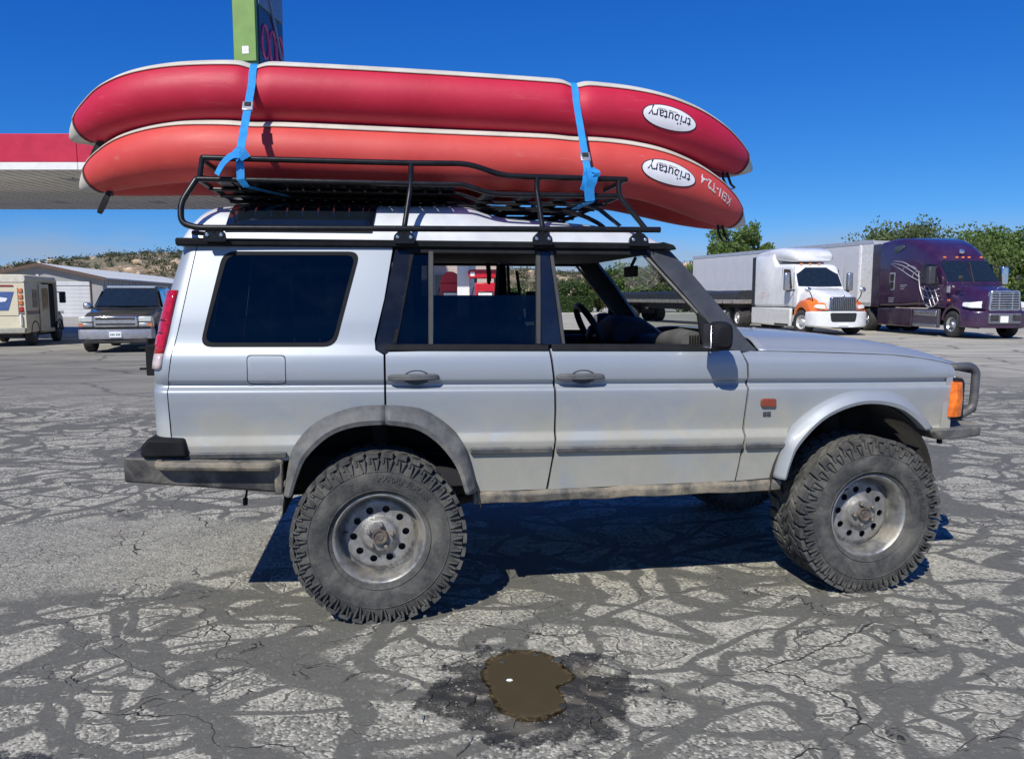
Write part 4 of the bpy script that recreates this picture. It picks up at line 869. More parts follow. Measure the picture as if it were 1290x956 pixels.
BLKW = M('black webbing', (.012, .012, .013), .8, var=.2); WHT = M('white print', (.80, .80, .82), .5, var=.04); INK = M('dark print', (.02, .02, .03), .5, var=.1); LINEM = M('seam tape', (.09, .03, .035), .7)
ST_U = [(-1.595,-.008,2.394,.016),(-1.56,-.022,2.419,.045),(-1.50,-.052,2.449,.080),(-1.42,-.10,2.477,.107),(-1.28,-.185,2.524,.134),(-1.10,-.25,2.562,.147),(-.85,-.295,2.585,.15),(-.5,-.312,2.592,.15),(.3,-.315,2.584,.15),(1.1,-.306,2.567,.15),(1.45,-.28,2.549,.149),(1.70,-.235,2.503,.146),(1.90,-.165,2.447,.133),(2.05,-.10,2.399,.107),(2.15,-.05,2.369,.077),(2.215,-.020,2.346,.045),(2.255,-.008,2.330,.016)]
ST_L = [(-1.560,-.008,2.134,.016),(-1.525,-.022,2.157,.045),(-1.465,-.052,2.188,.080),(-1.38,-.10,2.222,.107),(-1.22,-.185,2.264,.134),(-1.02,-.255,2.293,.147),(-.8,-.30,2.300,.15),(-.4,-.315,2.297,.15),(.3,-.318,2.288,.15),(1.1,-.308,2.280,.15),(1.45,-.285,2.256,.149),(1.68,-.24,2.206,.146),(1.88,-.17,2.143,.133),(2.025,-.105,2.088,.107),(2.12,-.05,2.050,.077),(2.18,-.020,2.022,.045),(2.22,-.008,2.005,.016)]
def boat(name, label, ST, matr, inner, pinch, logo_phi, scrawl):
    z0 = min(s_[2] for s_ in ST[6:11]) - .15; ox = .33
    root = thing(name, label, 'boat', at_car(ox, 0, z0), CARR)
    P = bez([(s_[0] - ox, s_[1], s_[2] - z0) for s_ in ST], 7); Rr = [p.x for p in bez([(s_[3], 0, 0) for s_ in ST], 7)]
    Q, L_ = [], [0.0]
    for a_, b_ in zip(P, P[1:]): L_.append(L_[-1] + (b_ - a_).length)
    n = 190; j = 0; P2, R2 = [], []
    for k in range(n):
        s_ = L_[-1] * k / (n - 1)
        while j < len(P) - 2 and L_[j + 1] < s_: j += 1
        t = (s_ - L_[j]) / (L_[j + 1] - L_[j]); P2.append(P[j].lerp(P[j + 1], t)); R2.append(Rr[j] + (Rr[j + 1] - Rr[j]) * t)
    P, Rr = P2, R2
    def frame(i):
        t = (P[min(i + 1, n - 1)] - P[max(i - 1, 0)]).normalized(); out = Vector((t.y, -t.x, 0)).normalized(); up = out.cross(t).normalized() * -1
        if up.z < 0: up = -up
        return out, up
    FR = [frame(i) for i in range(n)]
    def rad(i, phi):
        x = P[i].x + ox; r = Rr[i]; k = 0
        for xs0, am, sg in pinch: k += am * exp(-((x - xs0) / sg) ** 2)
        return r - k * (max(0, sin(phi + .5)) ** .5 if am > 0 else 0)
    def pt(i, phi, off=0.0, sd=1):
        o_, u_ = FR[i]; r = rad(i, phi) + off; q = P[i] + (o_ * cos(phi) + u_ * sin(phi)) * r; return Vector((q.x, q.y * sd, q.z))
    def surf(x, phi, off):
        x -= ox; i = max(j for j in range(n) if P[j].x <= x); i = min(i, n - 2); t = (x - P[i].x) / (P[i + 1].x - P[i].x); return pt(i, phi, off).lerp(pt(i + 1, phi, off), t)
    i0 = min(i for i in range(n) if P[i].x > ST[2][0] - .018 - ox); i1 = max(i for i in range(n) if P[i].x < ST[-3][0] + .025 - ox)
    K = 28
    for sd in (1, -1):
        mb = MB(); mb.loft([[pt(i, 2 * pi * k / K, 0, sd) for k in range(K)] for i in range(i0, i1 + 1)], cap=False); mb.build('side_tube', matr, root, smooth=80)
    for a, b_ in ((0, i0), (i1, n - 1)):
        mb = MB(); ms = MB(); jj = (i0, i0 + 1) if a == 0 else (i1 - 1, i1)
        for sd in (1, -1):
            mb.loft([[pt(i, 2 * pi * k / K, .002, sd) for k in range(K)] for i in range(a, b_ + 1)], cap=True)
            ms.loft([[pt(j_, 2 * pi * k / K, .0035, sd) for k in range(K)] for j_ in jj], cap=False)
        mb.build('end_cap', HYP, root, smooth=70); ms.build('seam_band', LINEM, root, smooth=70)
    # floor panel lies over the tubes (boat is upside down)
    rings = []
    for i in range(i0 - 1, i1 + 2):
        a = [pt(i, radians(q), .006) for q in (47, 54, 64, 76, 92, 105)]; c_ = Vector((a[-1].x, 0, a[-1].z - .012)); b_ = [Vector((p.x, -p.y, p.z)) for p in a[::-1]]
        md = [a[-1].lerp(c_, .5) + Vector((0, 0, .004))]; rings.append(a + md + [c_] + [Vector((q.x, -q.y, q.z)) for q in md] + b_)
    mb = MB(); mb.loft(rings, cap=False, closed=False); mb.build('floor_panel', HYP, root, smooth=60, solid=.006)
    rings = []
    for i in range(i0 + 2, i1 - 1):
        a = pt(i, radians(150), -.01); rings.append([a, Vector((a.x, a.y * .5, a.z + .01)), Vector((a.x, -a.y * .5, a.z + .01)), Vector((a.x, -a.y, a.z))])
    mb = MB(); mb.loft(rings, cap=False, closed=False); mb.build('inner_floor', inner, root, smooth=60, solid=.01)
    # maker's oval
    xc, ph, ru, rv = 1.560, radians(logo_phi), .150, .060
    def dec(u, v, off): return surf(xc + u, ph + v / .149, off)
    def oval(a, b_, off, nm, mt):
        mb = MB(); rings = [[dec(a * k / 5 * cos(t) , b_ * k / 5 * sin(t), off) for t in [2 * pi * q / 40 for q in range(40)]] for k in range(0, 6)]
        mb.loft(rings, cap=False); return mb.build(nm, mt, root, smooth=60)
    oval(ru + .006, rv + .005, .0022, 'logo_border', INK); lg = oval(ru, rv, .0032, 'logo_oval', WHT)
    mb = MB(); v, f = textmesh('tributary', .074, bold=.0006); mb.add([dec(-p[0] * .92, -p[1] - .006 + .012, .0042) for p in v], f)
    v, f = textmesh('Tomcat Tandem', .017); mb.add([dec(-p[0] - .015, -p[1] + .034, .0042) for p in v], f)
    mb.build('logo_text', INK, lg, smooth=0)
    if scrawl:
        mb = MB(); v, f = textmesh(scrawl, .080, bold=.0012); vv = []
        for p in v: vv.append(surf(1.862 - p[0] * .72, radians(8) - (p[1] - p[0] * .12) / .149, .0028))
        mb.add(vv, f); mb.build('painted_mark', M('chalky paint', (.66, .58, .55), .8, var=.3, vs=60), root, smooth=0)
    for i, s_, hang in ((i0 + 5, 1, 0), (i1 - 6, -1, 1)):
        b_ = P[i] + Vector((0, 0, -Rr[i])); mb = MB()
        if hang: L = bez([b_ + Vector((-.02, -.01, .02)), b_ + Vector((-.015, -.012, -.04)), b_ + Vector((.02, -.012, -.09)), b_ + Vector((.055, -.012, -.085)), b_ + Vector((.03, -.012, -.06)), b_ + Vector((.005, -.01, .01))], 4)
        else: L = bez([b_ + Vector((0, 0, .02)), b_ + Vector((-.015, -.012, -.04)), b_ + Vector((-.045, -.012, -.10)), b_ + Vector((-.055, -.012, -.105)), b_ + Vector((-.02, -.01, -.03)), b_ + Vector((.012, 0, .02))], 4)
        ribbon(mb, L, .022, .003, (0, 1, 0) if hang else (1, .3, 0)); mb.build('grab_loop', BLKW, root, smooth=0)
    return root
INN_ = M('dark red inner floor', (.16, .012, .016), .6, var=.2)
boat('inflatable_boat', 'crimson inflatable boat upside down, uppermost of the two on the roof rack', ST_U, boat_mat('crimson boat fabric', (.44, .006, .030), (.52, .012, .045), .14), INN_, [(-.585, .021, .045), (1.055, .021, .045)], -2, None)
boat('inflatable_boat', 'faded orange-red inflatable boat upside down, resting directly on the roof rack', ST_L, boat_mat('faded red boat fabric', (.54, .046, .040), (.60, .068, .056), .20), INN_, [(-.60, .006, .08), (1.05, .006, .08)], 0, 'KEI1-T2-4')
# --- blue lashing straps
STRAP = M('blue webbing', (.012, .27, .68), .6, var=.12, vs=30, bump=.5, bs=350); BUCK = M('buckle metal', (.5, .5, .5), .35, .8, var=.2)
def strap(label, xt, xr, zr, zend, inn, tail):
    root = thing('lashing_strap', label, 'strap', at_car(xr, 0, 2.06), CARR, 'blue straps over the boats')
    def L(x, y, z): return (x - xr, y, z - 2.06)
    half = []
    for k in range(7):
        a = radians(98 - 15 * k); half.append((xt + (xr - xt) * .03 * k, -.310 - .1385 * cos(a), 2.590 + .1415 * sin(a) + (.004 if xt < 0 else -.020)))
    near_ = [(xt, -.12, half[0][2] + .003)] + half + [(xr, -.752, zr + .016), (xr, -.754, zr - .02), (xr, -.752, zend), (xr + .02, -.735, zend - .03), (xr + inn * .5, -.60, zend - .03), (xr + inn, -.40, zend - .028)]
    far_ = [(p[0], -p[1], p[2]) for p in near_]
    mb = MB(); path = [L(*p) for p in near_[::-1]] + [L(*p) for p in far_]
    ribbon(mb, path, .036, .0016); mb.build('webbing', STRAP, root, smooth=30)
    zb = 2.47 if xt < 0 else 2.255; t = (zb - zr) / (half[-1][2] - zr); yb = -.752 + (half[-1][1] + .752) * t; xb = xr + (half[-1][0] - xr) * t
    mb = MB(); mb.box(-.026, .026, -.010, .004, -.028, .028, Matrix.Translation(L(xb, yb - .004, zb)) @ Matrix.Rotation(radians(-33), 4, 'X')); bk = mb.build('buckle', BUCK, root, bevel=.004)
    mb = MB(); mb.box(-.016, .016, -.013, .0, -.006, .022, Matrix.Translation(L(xb, yb - .004, zb)) @ Matrix.Rotation(radians(-33), 4, 'X')); mb.build('cam_lever', BLKW, bk, bevel=.003)
    mb = MB()
    for p0, p1, w in tail: ribbon(mb, bez([L(*q) for q in p0], 4), w, .0018, p1)
    mb.build('loose_end', STRAP, root, smooth=30)
strap('blue strap over the boats, its free end knotted round the rack rail', -.585, -.605, 2.198, 2.10, .16,
      [([(-.60, -.782, 2.205), (-.635, -.785, 2.200), (-.675, -.78, 2.165), (-.705, -.775, 2.115)], (0, .2, 1), .030), ([(-.575, -.772, 2.19), (-.60, -.776, 2.22), (-.63, -.772, 2.19)], (0, .2, 1), .05)])
strap('blue strap over the boats above the front door, bunched at the rack rail', 1.055, 1.045, 2.146, 2.06, .02,
      [([(1.05, -.770, 2.19), (1.06, -.785, 2.14), (1.045, -.78, 2.09), (1.05, -.775, 2.03)], (1, .2, 0), .052), ([(1.03, -.77, 2.17), (1.02, -.785, 2.11), (1.01, -.78, 2.08)], (1, .3, 0), .03), ([(1.06, -.772, 2.18), (1.085, -.785, 2.165), (1.07, -.78, 2.14)], (1, .2, .3), .03)])
# ================================================================ service-station canopy
CANW = M('canopy white enamel', (.74, .73, .70), .45, var=.05); CANR = M('canopy red enamel', (.50, .018, .050), .4, var=.08, vs=2); SOFF = M('grey canopy soffit', (.74, .72, .67), .6, var=.12, vs=.6)
can = thing('fuel_canopy', 'large red and white flat canopy roof over the fuel pumps', 'canopy', (-14.5, 29.0, 0))
CX0, CX1, CY0, CY1, CZ = -17.0, 13.5, -5.0, 5.6, 5.42
mb = MB(); mb.box(CX0, CX1, CY0, CY1, CZ + .10, CZ + .62); mb.build('deck', SOFF, can)
for nm, z0, z1, mt, o in (('fascia_red', .21, 1.05, CANR, .05), ('fascia_white', -.02, .205, CANW, .045)):
    for q in range(10):
        xa = CX0 - o + (CX1 - CX0 + 2 * o) * q / 10; xb = CX0 - o + (CX1 - CX0 + 2 * o) * (q + 1) / 10 - .015
        mb = MB(); mb.box(xa, xb, CY0 - o, CY0 + .03, CZ + z0, CZ + z1); mb.build(nm, mt, can, bevel=.008)
    mb = MB(); mb.box(CX0 - o, CX1 + o, CY1 - .03, CY1 + o, CZ + z0, CZ + z1); mb.build(nm, mt, can, bevel=.012)
    for xx in (CX0 - o, CX1):
        mb = MB(); mb.box(xx, xx + o, CY0 + .031, CY1 - .031, CZ + z0, CZ + z1); mb.build(nm, mt, can)
n = 76
pan = None
for i in range(n):
    x = CX0 + .04 + (CX1 - CX0 - .08) * i / n; w = (CX1 - CX0 - .08) / n
    if pan is None:
        mb = MB(); mb.prism([(0, -.05), (w - .14, -.05), (w - .12, .045), (w - .002, .045), (w - .002, .06), (0, .06)], 'y', CY0 + .04, CY1 - .04); pan = mb.build('soffit_panel', SOFF, can, smooth=0); o = pan
    else: o = pan.copy(); COL.objects.link(o)
    o.location = (x, 0, CZ + .04)
for cx in (-15.5, -8.0, 5.2, 12.8):
    for cy in (-1.6, 2.6):
        mb = MB(); mb.box(cx - .22, cx + .22, cy - .22, cy + .22, 0, CZ + .09); mb.build('column', CANW, can, bevel=.02)
        mb = MB(); mb.box(cx - .25, cx + .25, cy - .25, cy + .25, 0, .9); mb.build('column_guard', CANR, can, bevel=.02)
LAMPH = M('recessed lamp lens', (.55, .55, .52), .3)
for cx in (-15.0, -12.1, -7.5, -4, 0, 4, 8):
    for cy in (-3.0, 3.2):
        mb = MB(); mb.box(cx - .28, cx + .28, cy - .28, cy + .28, CZ - .02, CZ + .08); mb.build('recessed_lamp', M('lamp housing', (.30, .30, .29), .5), can, bevel=.02)
# fuel pumps (seen through the wagon's windows)
PR = M('pump red', (.50, .010, .022), .35, var=.1); PG = M('pump dark panel', (.03, .03, .035), .3); PW = M('pump white', (.72, .72, .70), .4)
def pump(label, x, y, wide):
    p = thing('fuel_pump', label, 'fuel pump', (x, y, 0))
    mb = MB(); mb.box(-.75, .75, -.9, .9, 0, .14); mb.build('island', M('pump island concrete', (.36, .35, .33), .85), p, bevel=.03)
    mb = MB(); mb.box(-.36, .36, -.28, .28, .14, 2.05); mb.build('cabinet', PR, p, bevel=.03)
    mb = MB(); mb.box(-.28, .28, -.30, -.27, 1.15, 1.75); mb.build('display_panel', PG, p, bevel=.01)
    mb = MB(); mb.box(-.24, .24, -.305, -.298, 1.45, 1.70); mb.build('display', PW, p)
    if wide:
        mb = MB(); mb.prism(rpoly([(-.56, 2.20), (.56, 2.20), (.60, 2.44), (.5, 2.50), (-.5, 2.50), (-.60, 2.44)], .03), 'y', -.42, .42); v = mb.build('valance', PR, p, bevel=.03)
        mb = MB(); mb.box(-.50, -.36, -.426, -.421, 2.27, 2.42); mb.build('sticker', PW, p)
        for xx in (-.34, .34):
            mb = MB(); mb.box(xx - .04, xx + .04, -.2, .2, 2.05, 2.22); mb.build('valance_post', PG, p)
    else:
        mb = MB(); mb.prism([(.36 * cos(a), 2.05 + .42 * sin(a)) for a in [pi * k / 16 for k in range(17)]], 'y', -.24, .24); mb.build('arched_top', PR, p, bevel=.02)
    for xx in (-.40, .40):
        mb = MB(); mb.tube(bez([(xx, -.05, 1.9), (xx * 1.25, -.1, 1.5), (xx * 1.3, -.1, .6), (xx * 1.15, -.1, .45), (xx, -.1, 1.1)], 5), .022, 8); mb.build('hose', PG, p)
        mb = MB(); mb.box(xx - .04, xx + .04, -.16, -.04, 1.0, 1.3); mb.build('nozzle', PG, p, bevel=.01)
pump('red fuel pump with a rounded arched top', -2.22, 28.2, False); pump('red fuel pump with a wide flared red valance', -.93, 27.2, True)
# ================================================================ store behind the pumps
STU = M('pinkish beige stucco', (.46, .37, .32), .9, var=.08, vs=1.5, bump=.4, bs=30)
st = thing('store', 'pink-beige stucco store behind the fuel pumps', 'building', (-6.8, 45.0, 0))
mb = MB(); mb.box(-6.2, 6.3, 0, 9, 0, 4.3); mb.build('wall', STU, st); mb = MB(); mb.box(-6.4, 6.5, -.2, 9.2, 4.3, 4.65); mb.build('roof_edge', M('store trim', (.62, .60, .56), .7), st, bevel=.03)
GLZ = M('dark shop glass', (.02, .025, .03), .08, coat=.5); FRM = M('shop frame', (.30, .30, .30), .4, .5)
for xx in (-5.0, -2.6, -.2, 3.2):
    mb = MB(); mb.box(xx - .95, xx + .95, -.04, .05, .5, 2.9); w = mb.build('window_frame', FRM, st)
    for k in (-1, 1): mb = MB(); mb.box(xx + k * .46 - .42, xx + k * .46 + .42, -.05, -.03, .58, 2.82); mb.build('pane', GLZ, w)
mb = MB(); mb.box(1.0, 2.2, -.05, .05, 0, 2.6); d_ = mb.build('door', FRM, st); mb = MB(); mb.box(1.1, 2.1, -.06, -.04, .1, 2.5); mb.build('pane', GLZ, d_)
mb = MB(); mb.box(4.6, 6.0, -1.0, -.2, 0, 1.9); ic = tag(mb.build('ice_chest', M('ice chest white', (.66, .66, .66), .4), bevel=.04), 'white ice chest against the store wall', 'ice chest'); ic.location = st.location
# ================================================================ price sign
sg = thing('price_sign', 'tall green pylon sign with dark price panels behind the boats', 'sign', (-10.1, 30.4, 0), radians(-6))
GRN = M('sign green', (.155, .275, .062), .5, var=.08, vs=2); GRN2 = M('sign dark green', (.02, .10, .07), .5); SGD = M('sign dark panel', (.020, .018, .045), .25, var=.2, coat=.3); PNK = M('sign magenta', (.34, .03, .14), .35); SGB = M('sign steel blue', (.10, .17, .30), .4)
mb = MB(); mb.box(-.1, .3, .3, .7, 0, 16.5); mb.box(-.1, .3, 1.9, 2.3, 0, 16.5); mb.build('pole', M('sign pole', (.30, .31, .32), .5, .3), sg)
mb = MB(); mb.box(-.50, .46, 0, 2.5, 10.38, 16.8); mb.build('cabinet', GRN2, sg, bevel=.02)
mb = MB(); mb.box(-.46, .42, -.06, .0, 10.46, 16.8); mb.build('end_panel', GRN, sg, bevel=.01)
mb = MB(); mb.box(-.12, .14, -.075, -.061, 10.72, 11.0); mb.build('sticker', PW, sg)
mb = MB(); mb.box(.461, .50, .12, 2.4, 10.3, 12.5); mb.build('price_panel', SGD, sg, bevel=.01); mb = MB(); mb.box(.461, .52, .12, 2.4, 12.6, 16.8); mb.build('price_panel', SGB, sg, bevel=.01)
for k, (yy, zz, hh) in enumerate(((.60, 10.6, 1.5), (1.30, 10.6, 1.5), (2.0, 10.6, 1.5))):
    mb = MB(); mb.tube([(.506, yy + .30 * cos(a), zz + hh / 2 + .62 * sin(a)) for a in [2 * pi * q / 14 for q in range(14)]], .055, 6, closed=True); mb.build('price_digit', PNK, sg)
mb = MB(); mb.tube([(.56, .2, 14.6), (.56, 2.35, 10.6)], .05, 6); mb.build('cable', SGB, sg)
# ================================================================ metal shed, left
WM = M('white ribbed metal', (.58, .585, .59), .45, .1, var=.06, vs=1); WM2 = M('pale grey metal wall', (.30, .295, .285), .55, var=.08, vs=1); RFM = M('shed roof metal', (.46, .48, .51), .5, .1, var=.07, vs=.7); TRM = M('brown trim', (.10, .06, .045), .6)
hd = radians(12.4)   # the shed runs away from the camera, turned a little to the left
sh_ = thing('metal_shed', 'long white metal shed with shallow gable roof and roll-up door', 'building', (-31.4, 59.5, 0), hd)
W_, L_s, EZ, PZ = 8.6, 42.0, 2.98, 3.95
mb = MB(); mb.prism([(-W_, 0), (0, 0), (0, EZ), (-W_ / 2, PZ), (-W_, EZ)], 'y', 0, L_s); mb.build('wall', WM2, sh_, smooth=0)
for a, b in (((-W_ / 2, PZ + .02), (.35, EZ - .07)), ((-W_ / 2, PZ + .02), (-W_ - .35, EZ - .07))):
    n = 60
    mb = MB(); mb.prism([a, b, (b[0], b[1] + .10), (a[0], a[1] + .10)], 'y', -.4, L_s + .4); rf = mb.build('roof', RFM, sh_, smooth=0)
    mb = MB(); mb.prism([(a[0], a[1] - .12), (b[0], b[1] - .12), (b[0], b[1] + .13), (a[0], a[1] + .13)], 'y', -.46, -.405); mb.build('barge_board', TRM, sh_, smooth=0)
    rib = None
    for i in range(n):
        if rib is None: mb = MB(); mb.prism([(a[0], a[1] + .10), (b[0], b[1] + .10), (b[0], b[1] + .14), (a[0], a[1] + .14)], 'y', 0, .05); rib = mb.build('roof_rib', RFM, rf, smooth=0); o = rib
        else: o = rib.copy(); COL.objects.link(o)
        o.location = (0, L_s * i / n, 0)
rib = None
for i in range(40):
    if rib is None: mb = MB(); mb.box(0, .03, 0, .06, 0, EZ - .1); rib = mb.build('wall_rib', WM2, sh_, smooth=0); o = rib
    else: o = rib.copy(); COL.objects.link(o)
    o.location = (0, .5 + (L_s - 1) * i / 40, 0)
mb = MB(); mb.box(-3.5, -.9, -.10, 0, 2.42, 2.72); mb.build('door_header', WM, sh_, bevel=.01)
mb = MB(); mb.box(-.9, -.82, -.09, 0, 0, 2.72); mb.build('door_jamb', TRM, sh_); mb = MB(); mb.box(-3.6, -3.5, -.09, 0, 0, 2.72); mb.build('door_jamb', TRM, sh_)
dr = None
for i in range(8):
    if dr is None: mb = MB(); mb.box(-3.5, -.9, -.05, 0, .0, .285); dr = mb.build('door_panel', WM, sh_, bevel=.012); o = dr
    else: o = dr.copy(); COL.objects.link(o)
    o.location = (0, 0, .02 + .30 * i)
mb = MB(); mb.box(-4.55, -4.35, -.12, 0, 3.05, 3.25); mb.build('wall_lamp', WM, sh_, bevel=.02)
for yy in (4.0, 7.5, 14.0): mb = MB(); mb.box(.0, .06, yy, yy + 1.1, .9, 2.3); w = mb.build('window', TRM, sh_); mb = MB(); mb.box(.06, .075, yy + .1, yy + 1.0, 1.0, 2.2); mb.build('pane', GLZ, w)
# ================================================================ far kerb, hill, vegetation
KC = M('kerb concrete', (.40, .385, .35), .9, var=.12, vs=1.5)
mb = MB(); mb.box(-60, 120, 69.0, 69.35, 0, .16); tag(mb.build('kerb', KC, bevel=.02), None, kind='structure')
mb = MB(); mb.box(-60, 120, 69.35, 74, 0, .13); tag(mb.build('verge', M('dry verge soil', (.25, .20, .14), .95, var=.3, vs=.8, bump=.5, bs=6)), None, kind='structure')
def hill_h(x, y):
    t = max(0, min(1, (y - 105) / 95)); t = t * t * (3 - 2 * t)
    ridge = smooth_tab([(-400, 2), (-170, 2), (-138, 2.0), (-125, 3.2), (-118, 6.8), (-111, 10.2), (-100, 12.0), (-85, 12.6), (-50, 11.5), (0, 8.2), (25, 7.6), (50, 9.0), (90, 8.5), (200, 10), (500, 12)], x)
    n = mnoise.fractal((x * .03, y * .03, 1), 1, 2, 4); n2 = mnoise.noise((x * .13, y * .13, 4))
    return t * (ridge + 1.0 * n + .35 * n2) - .05 * (1 - t)
mb = MB(); hx = [-420 + 4 * i for i in range(241)]; hy = [103 + 5 * i for i in range(34)]
mb.add([(x, y, hill_h(x, y)) for y in hy for x in hx], [(j * len(hx) + i, j * len(hx) + i + 1, (j + 1) * len(hx) + i + 1, (j + 1) * len(hx) + i) for j in range(len(hy) - 1) for i in range(len(hx) - 1)])
m, nt, b, oc, out = newmat('dry hillside')
n1 = noise(nt, oc, .05, 6, .65); n2 = noise(nt, oc, .35, 6, .7); c = mixc(nt, ramp(nt, n2, .35, .65), (.20, .145, .085), (.36, .27, .17)); c = mixc(nt, ramp(nt, n1, .45, .62, 0, .7), c, (.115, .12, .07))
nt.links.new(c, b.inputs['Base Color']); b.inputs['Roughness'].default_value = .95
bn = N(nt, 'ShaderNodeBump', {'Strength': .8, 'Distance': .6, 'Height': n2}); nt.links.new(bn.outputs[0], b.inputs['Normal'])
tag(mb.build('hill', m, smooth=60), None, kind='structure')
def rock(mb, x, y, z, s, r):
    rings = []; n = 7; a0 = r.random() * 6
    for zz, rr in ((-.4, .95), (.1, 1.05), (.5, .9), (.72, .5)):
        rings.append([(x + s * rr * cos(a0 + 2 * pi * k / n) * (.75 + .5 * r.random()), y + s * rr * .8 * sin(a0 + 2 * pi * k / n) * (.75 + .5 * r.random()), z + s * .75 * zz) for k in range(n)])
    mb.loft(rings)
r = random.Random(11); mb = MB()
for i in range(1500):
    x = r.uniform(-128, 110); y = r.uniform(125, 200)
    if mnoise.noise((x * .035, y * .06, 7)) < .10: continue
    rock(mb, x, y, hill_h(x, y), .25 + 1.1 * r.random() ** 3, r)
tag(mb.build('sandstone_rocks', M('tan sandstone', (.46, .35, .23), .9, var=.25, vs=.8, bump=.6, bs=2), smooth=0), 'pale sandstone ledges and boulders breaking out of the dry hillside', 'rocks', kind='stuff')
def leafmat(name, a, b_, tr=.25):
    m, nt, b, oc, out = newmat(name); c = mixc(nt, ramp(nt, noise(nt, oc, 1.3, 4, .6), .3, .7), a, b_); c = mixc(nt, noise(nt, oc, 9, 2), c, tuple(q * .55 for q in a))
    nt.links.new(c, b.inputs['Base Color']); b.inputs['Roughness'].default_value = .55; b.inputs['Specular IOR Level'].default_value = .3
    t = N(nt, 'ShaderNodeBsdfTranslucent', {'Color': (*[min(1, q * 1.6) for q in b_], 1)}); mx = N(nt, 'ShaderNodeMixShader', {0: tr, 1: b.outputs[0], 2: t.outputs[0]}); nt.links.new(mx.outputs[0], out.inputs[0]); return m
def leaf(mb, p, s, r):
    d = Vector((r.gauss(0, 1), r.gauss(0, 1), r.gauss(0, .7))).normalized(); u = d.orthogonal().normalized(); u = Matrix.Rotation(r.random() * 6.28, 3, d) @ u; v = d.cross(u)
    mb.v += [tuple(p + u * s), tuple(p + v * s * .5), tuple(p - u * s), tuple(p - v * s * .5)]; k = len(mb.v); mb.f.append([k - 4, k - 3, k - 2, k - 1])
JUN = leafmat('juniper scrub', (.060, .072, .032), (.125, .135, .068), .1)
r = random.Random(5); mb = MB()
for i in range(4600):
    x = r.uniform(-135, 110); y = r.uniform(108, 206)
    if y < 195 and mnoise.noise((x * .05, y * .08, 3)) < -.45: continue
    s_ = .45 + .8 * r.random() ** 2 if y < 195 else .5 + .8 * r.random(); z = hill_h(x, y)
    for k in range(30): leaf(mb, Vector((x + r.gauss(0, .45) * s_, y + r.gauss(0, .4) * s_, z + abs(r.gauss(.3, .3)) * s_ * 1.2)), .24 * s_, r)
tag(mb.build('hillside_scrub', JUN, smooth=0), 'dark scrub bushes dotted over the dry hillside', 'scrub', kind='stuff')
def tree(name, label, loc, h, rad, seed, mat, n_cl=64, n_lf=210, ls=.17, base=.28, bush=False):
    r = random.Random(seed); root = thing(name, label, 'bush' if bush else 'tree', loc, 0, 'bushes beyond the far kerb' if bush else 'trees beyond the lot')
    mb = MB(); ctr = Vector((0, 0, h * (base + 1) / 2)); rz = h * (1 - base) / 2; cls = []
    for k in range(n_cl):
        while True:
            p = Vector((r.uniform(-1, 1), r.uniform(-1, 1), r.uniform(-1, 1)))
            if .35 < p.length < 1: break
        p = Vector((p.x * rad, p.y * rad, p.z * rz)) * (.75 + .3 * r.random()) + ctr; cls.append((p, rad * r.uniform(.20, .36)))
    for p, cr in cls:
        for q in range(n_lf):
            d = Vector((r.gauss(0, 1), r.gauss(0, 1), r.gauss(0, .75))).normalized() * cr * (r.random() ** .45); leaf(mb, p + d, ls * r.uniform(.6, 1.2), r)
    mb.build('crown', mat, root, smooth=0)
    tb = MB()
    if not bush: tb.tube(bez([(0, 0, -.1), (.05 * rad, 0, h * base * .6), (-.04 * rad, .05 * rad, h * base * 1.4), (0, 0, h * .7)], 4), [.045 * h * (1 - .8 * i / 12) for i in range(13)], 8)
    for p, cr in cls[:: 3 if not bush else 4]: s0 = Vector((0, 0, h * (base * .9 + .2 * r.random()) if not bush else .02)); tb.tube([s0, s0.lerp(p, .5) + Vector((0, 0, .05 * h)), p], [.016 * h, .010 * h, .004 * h], 5)
    tb.build('trunk', M('bark', (.10, .08, .06), .9, var=.3, bump=.6, bs=12), root, smooth=50)
    return root
LF1 = leafmat('cottonwood leaves', (.105, .165, .040), (.185, .265, .070)); LF2 = leafmat('dark leaves', (.045, .085, .022), (.090, .140, .040)); LF3 = leafmat('yellow green leaves', (.10, .125, .025), (.17, .19, .045)); LF4 = leafmat('olive leaves', (.105, .14, .05), (.185, .225, .09))
tree('tree', 'slim leafy tree rising above the middle of the long pale trailer', (18.6, 64, 0), 7.6, 2.7, 1, LF1, base=.2)
tree('tree', 'small leafy tree close beside the slim one above the trailer', (21.6, 65, 0), 6.0, 2.1, 2, LF1, n_cl=34, base=.2)
tree('tree', 'spreading tree showing above the roof of the purple truck', (32.2, 66, 0), 8.0, 4.2, 3, LF4, n_cl=80, base=.15)
tree('tree', 'big dense tree behind the nose of the purple truck', (38.5, 62, 0), 7.2, 4.6, 4, LF1, n_cl=110, base=.08)
tree('tree', 'large tree beyond the grille of the purple truck, far end of the row', (45.0, 64, 0), 6.4, 4.6, 5, LF2, n_cl=110, base=.08)
tree('tree', 'low tree half hidden behind the purple truck cab', (34.5, 60, 0), 5.6, 3.4, 6, LF4, base=.1)
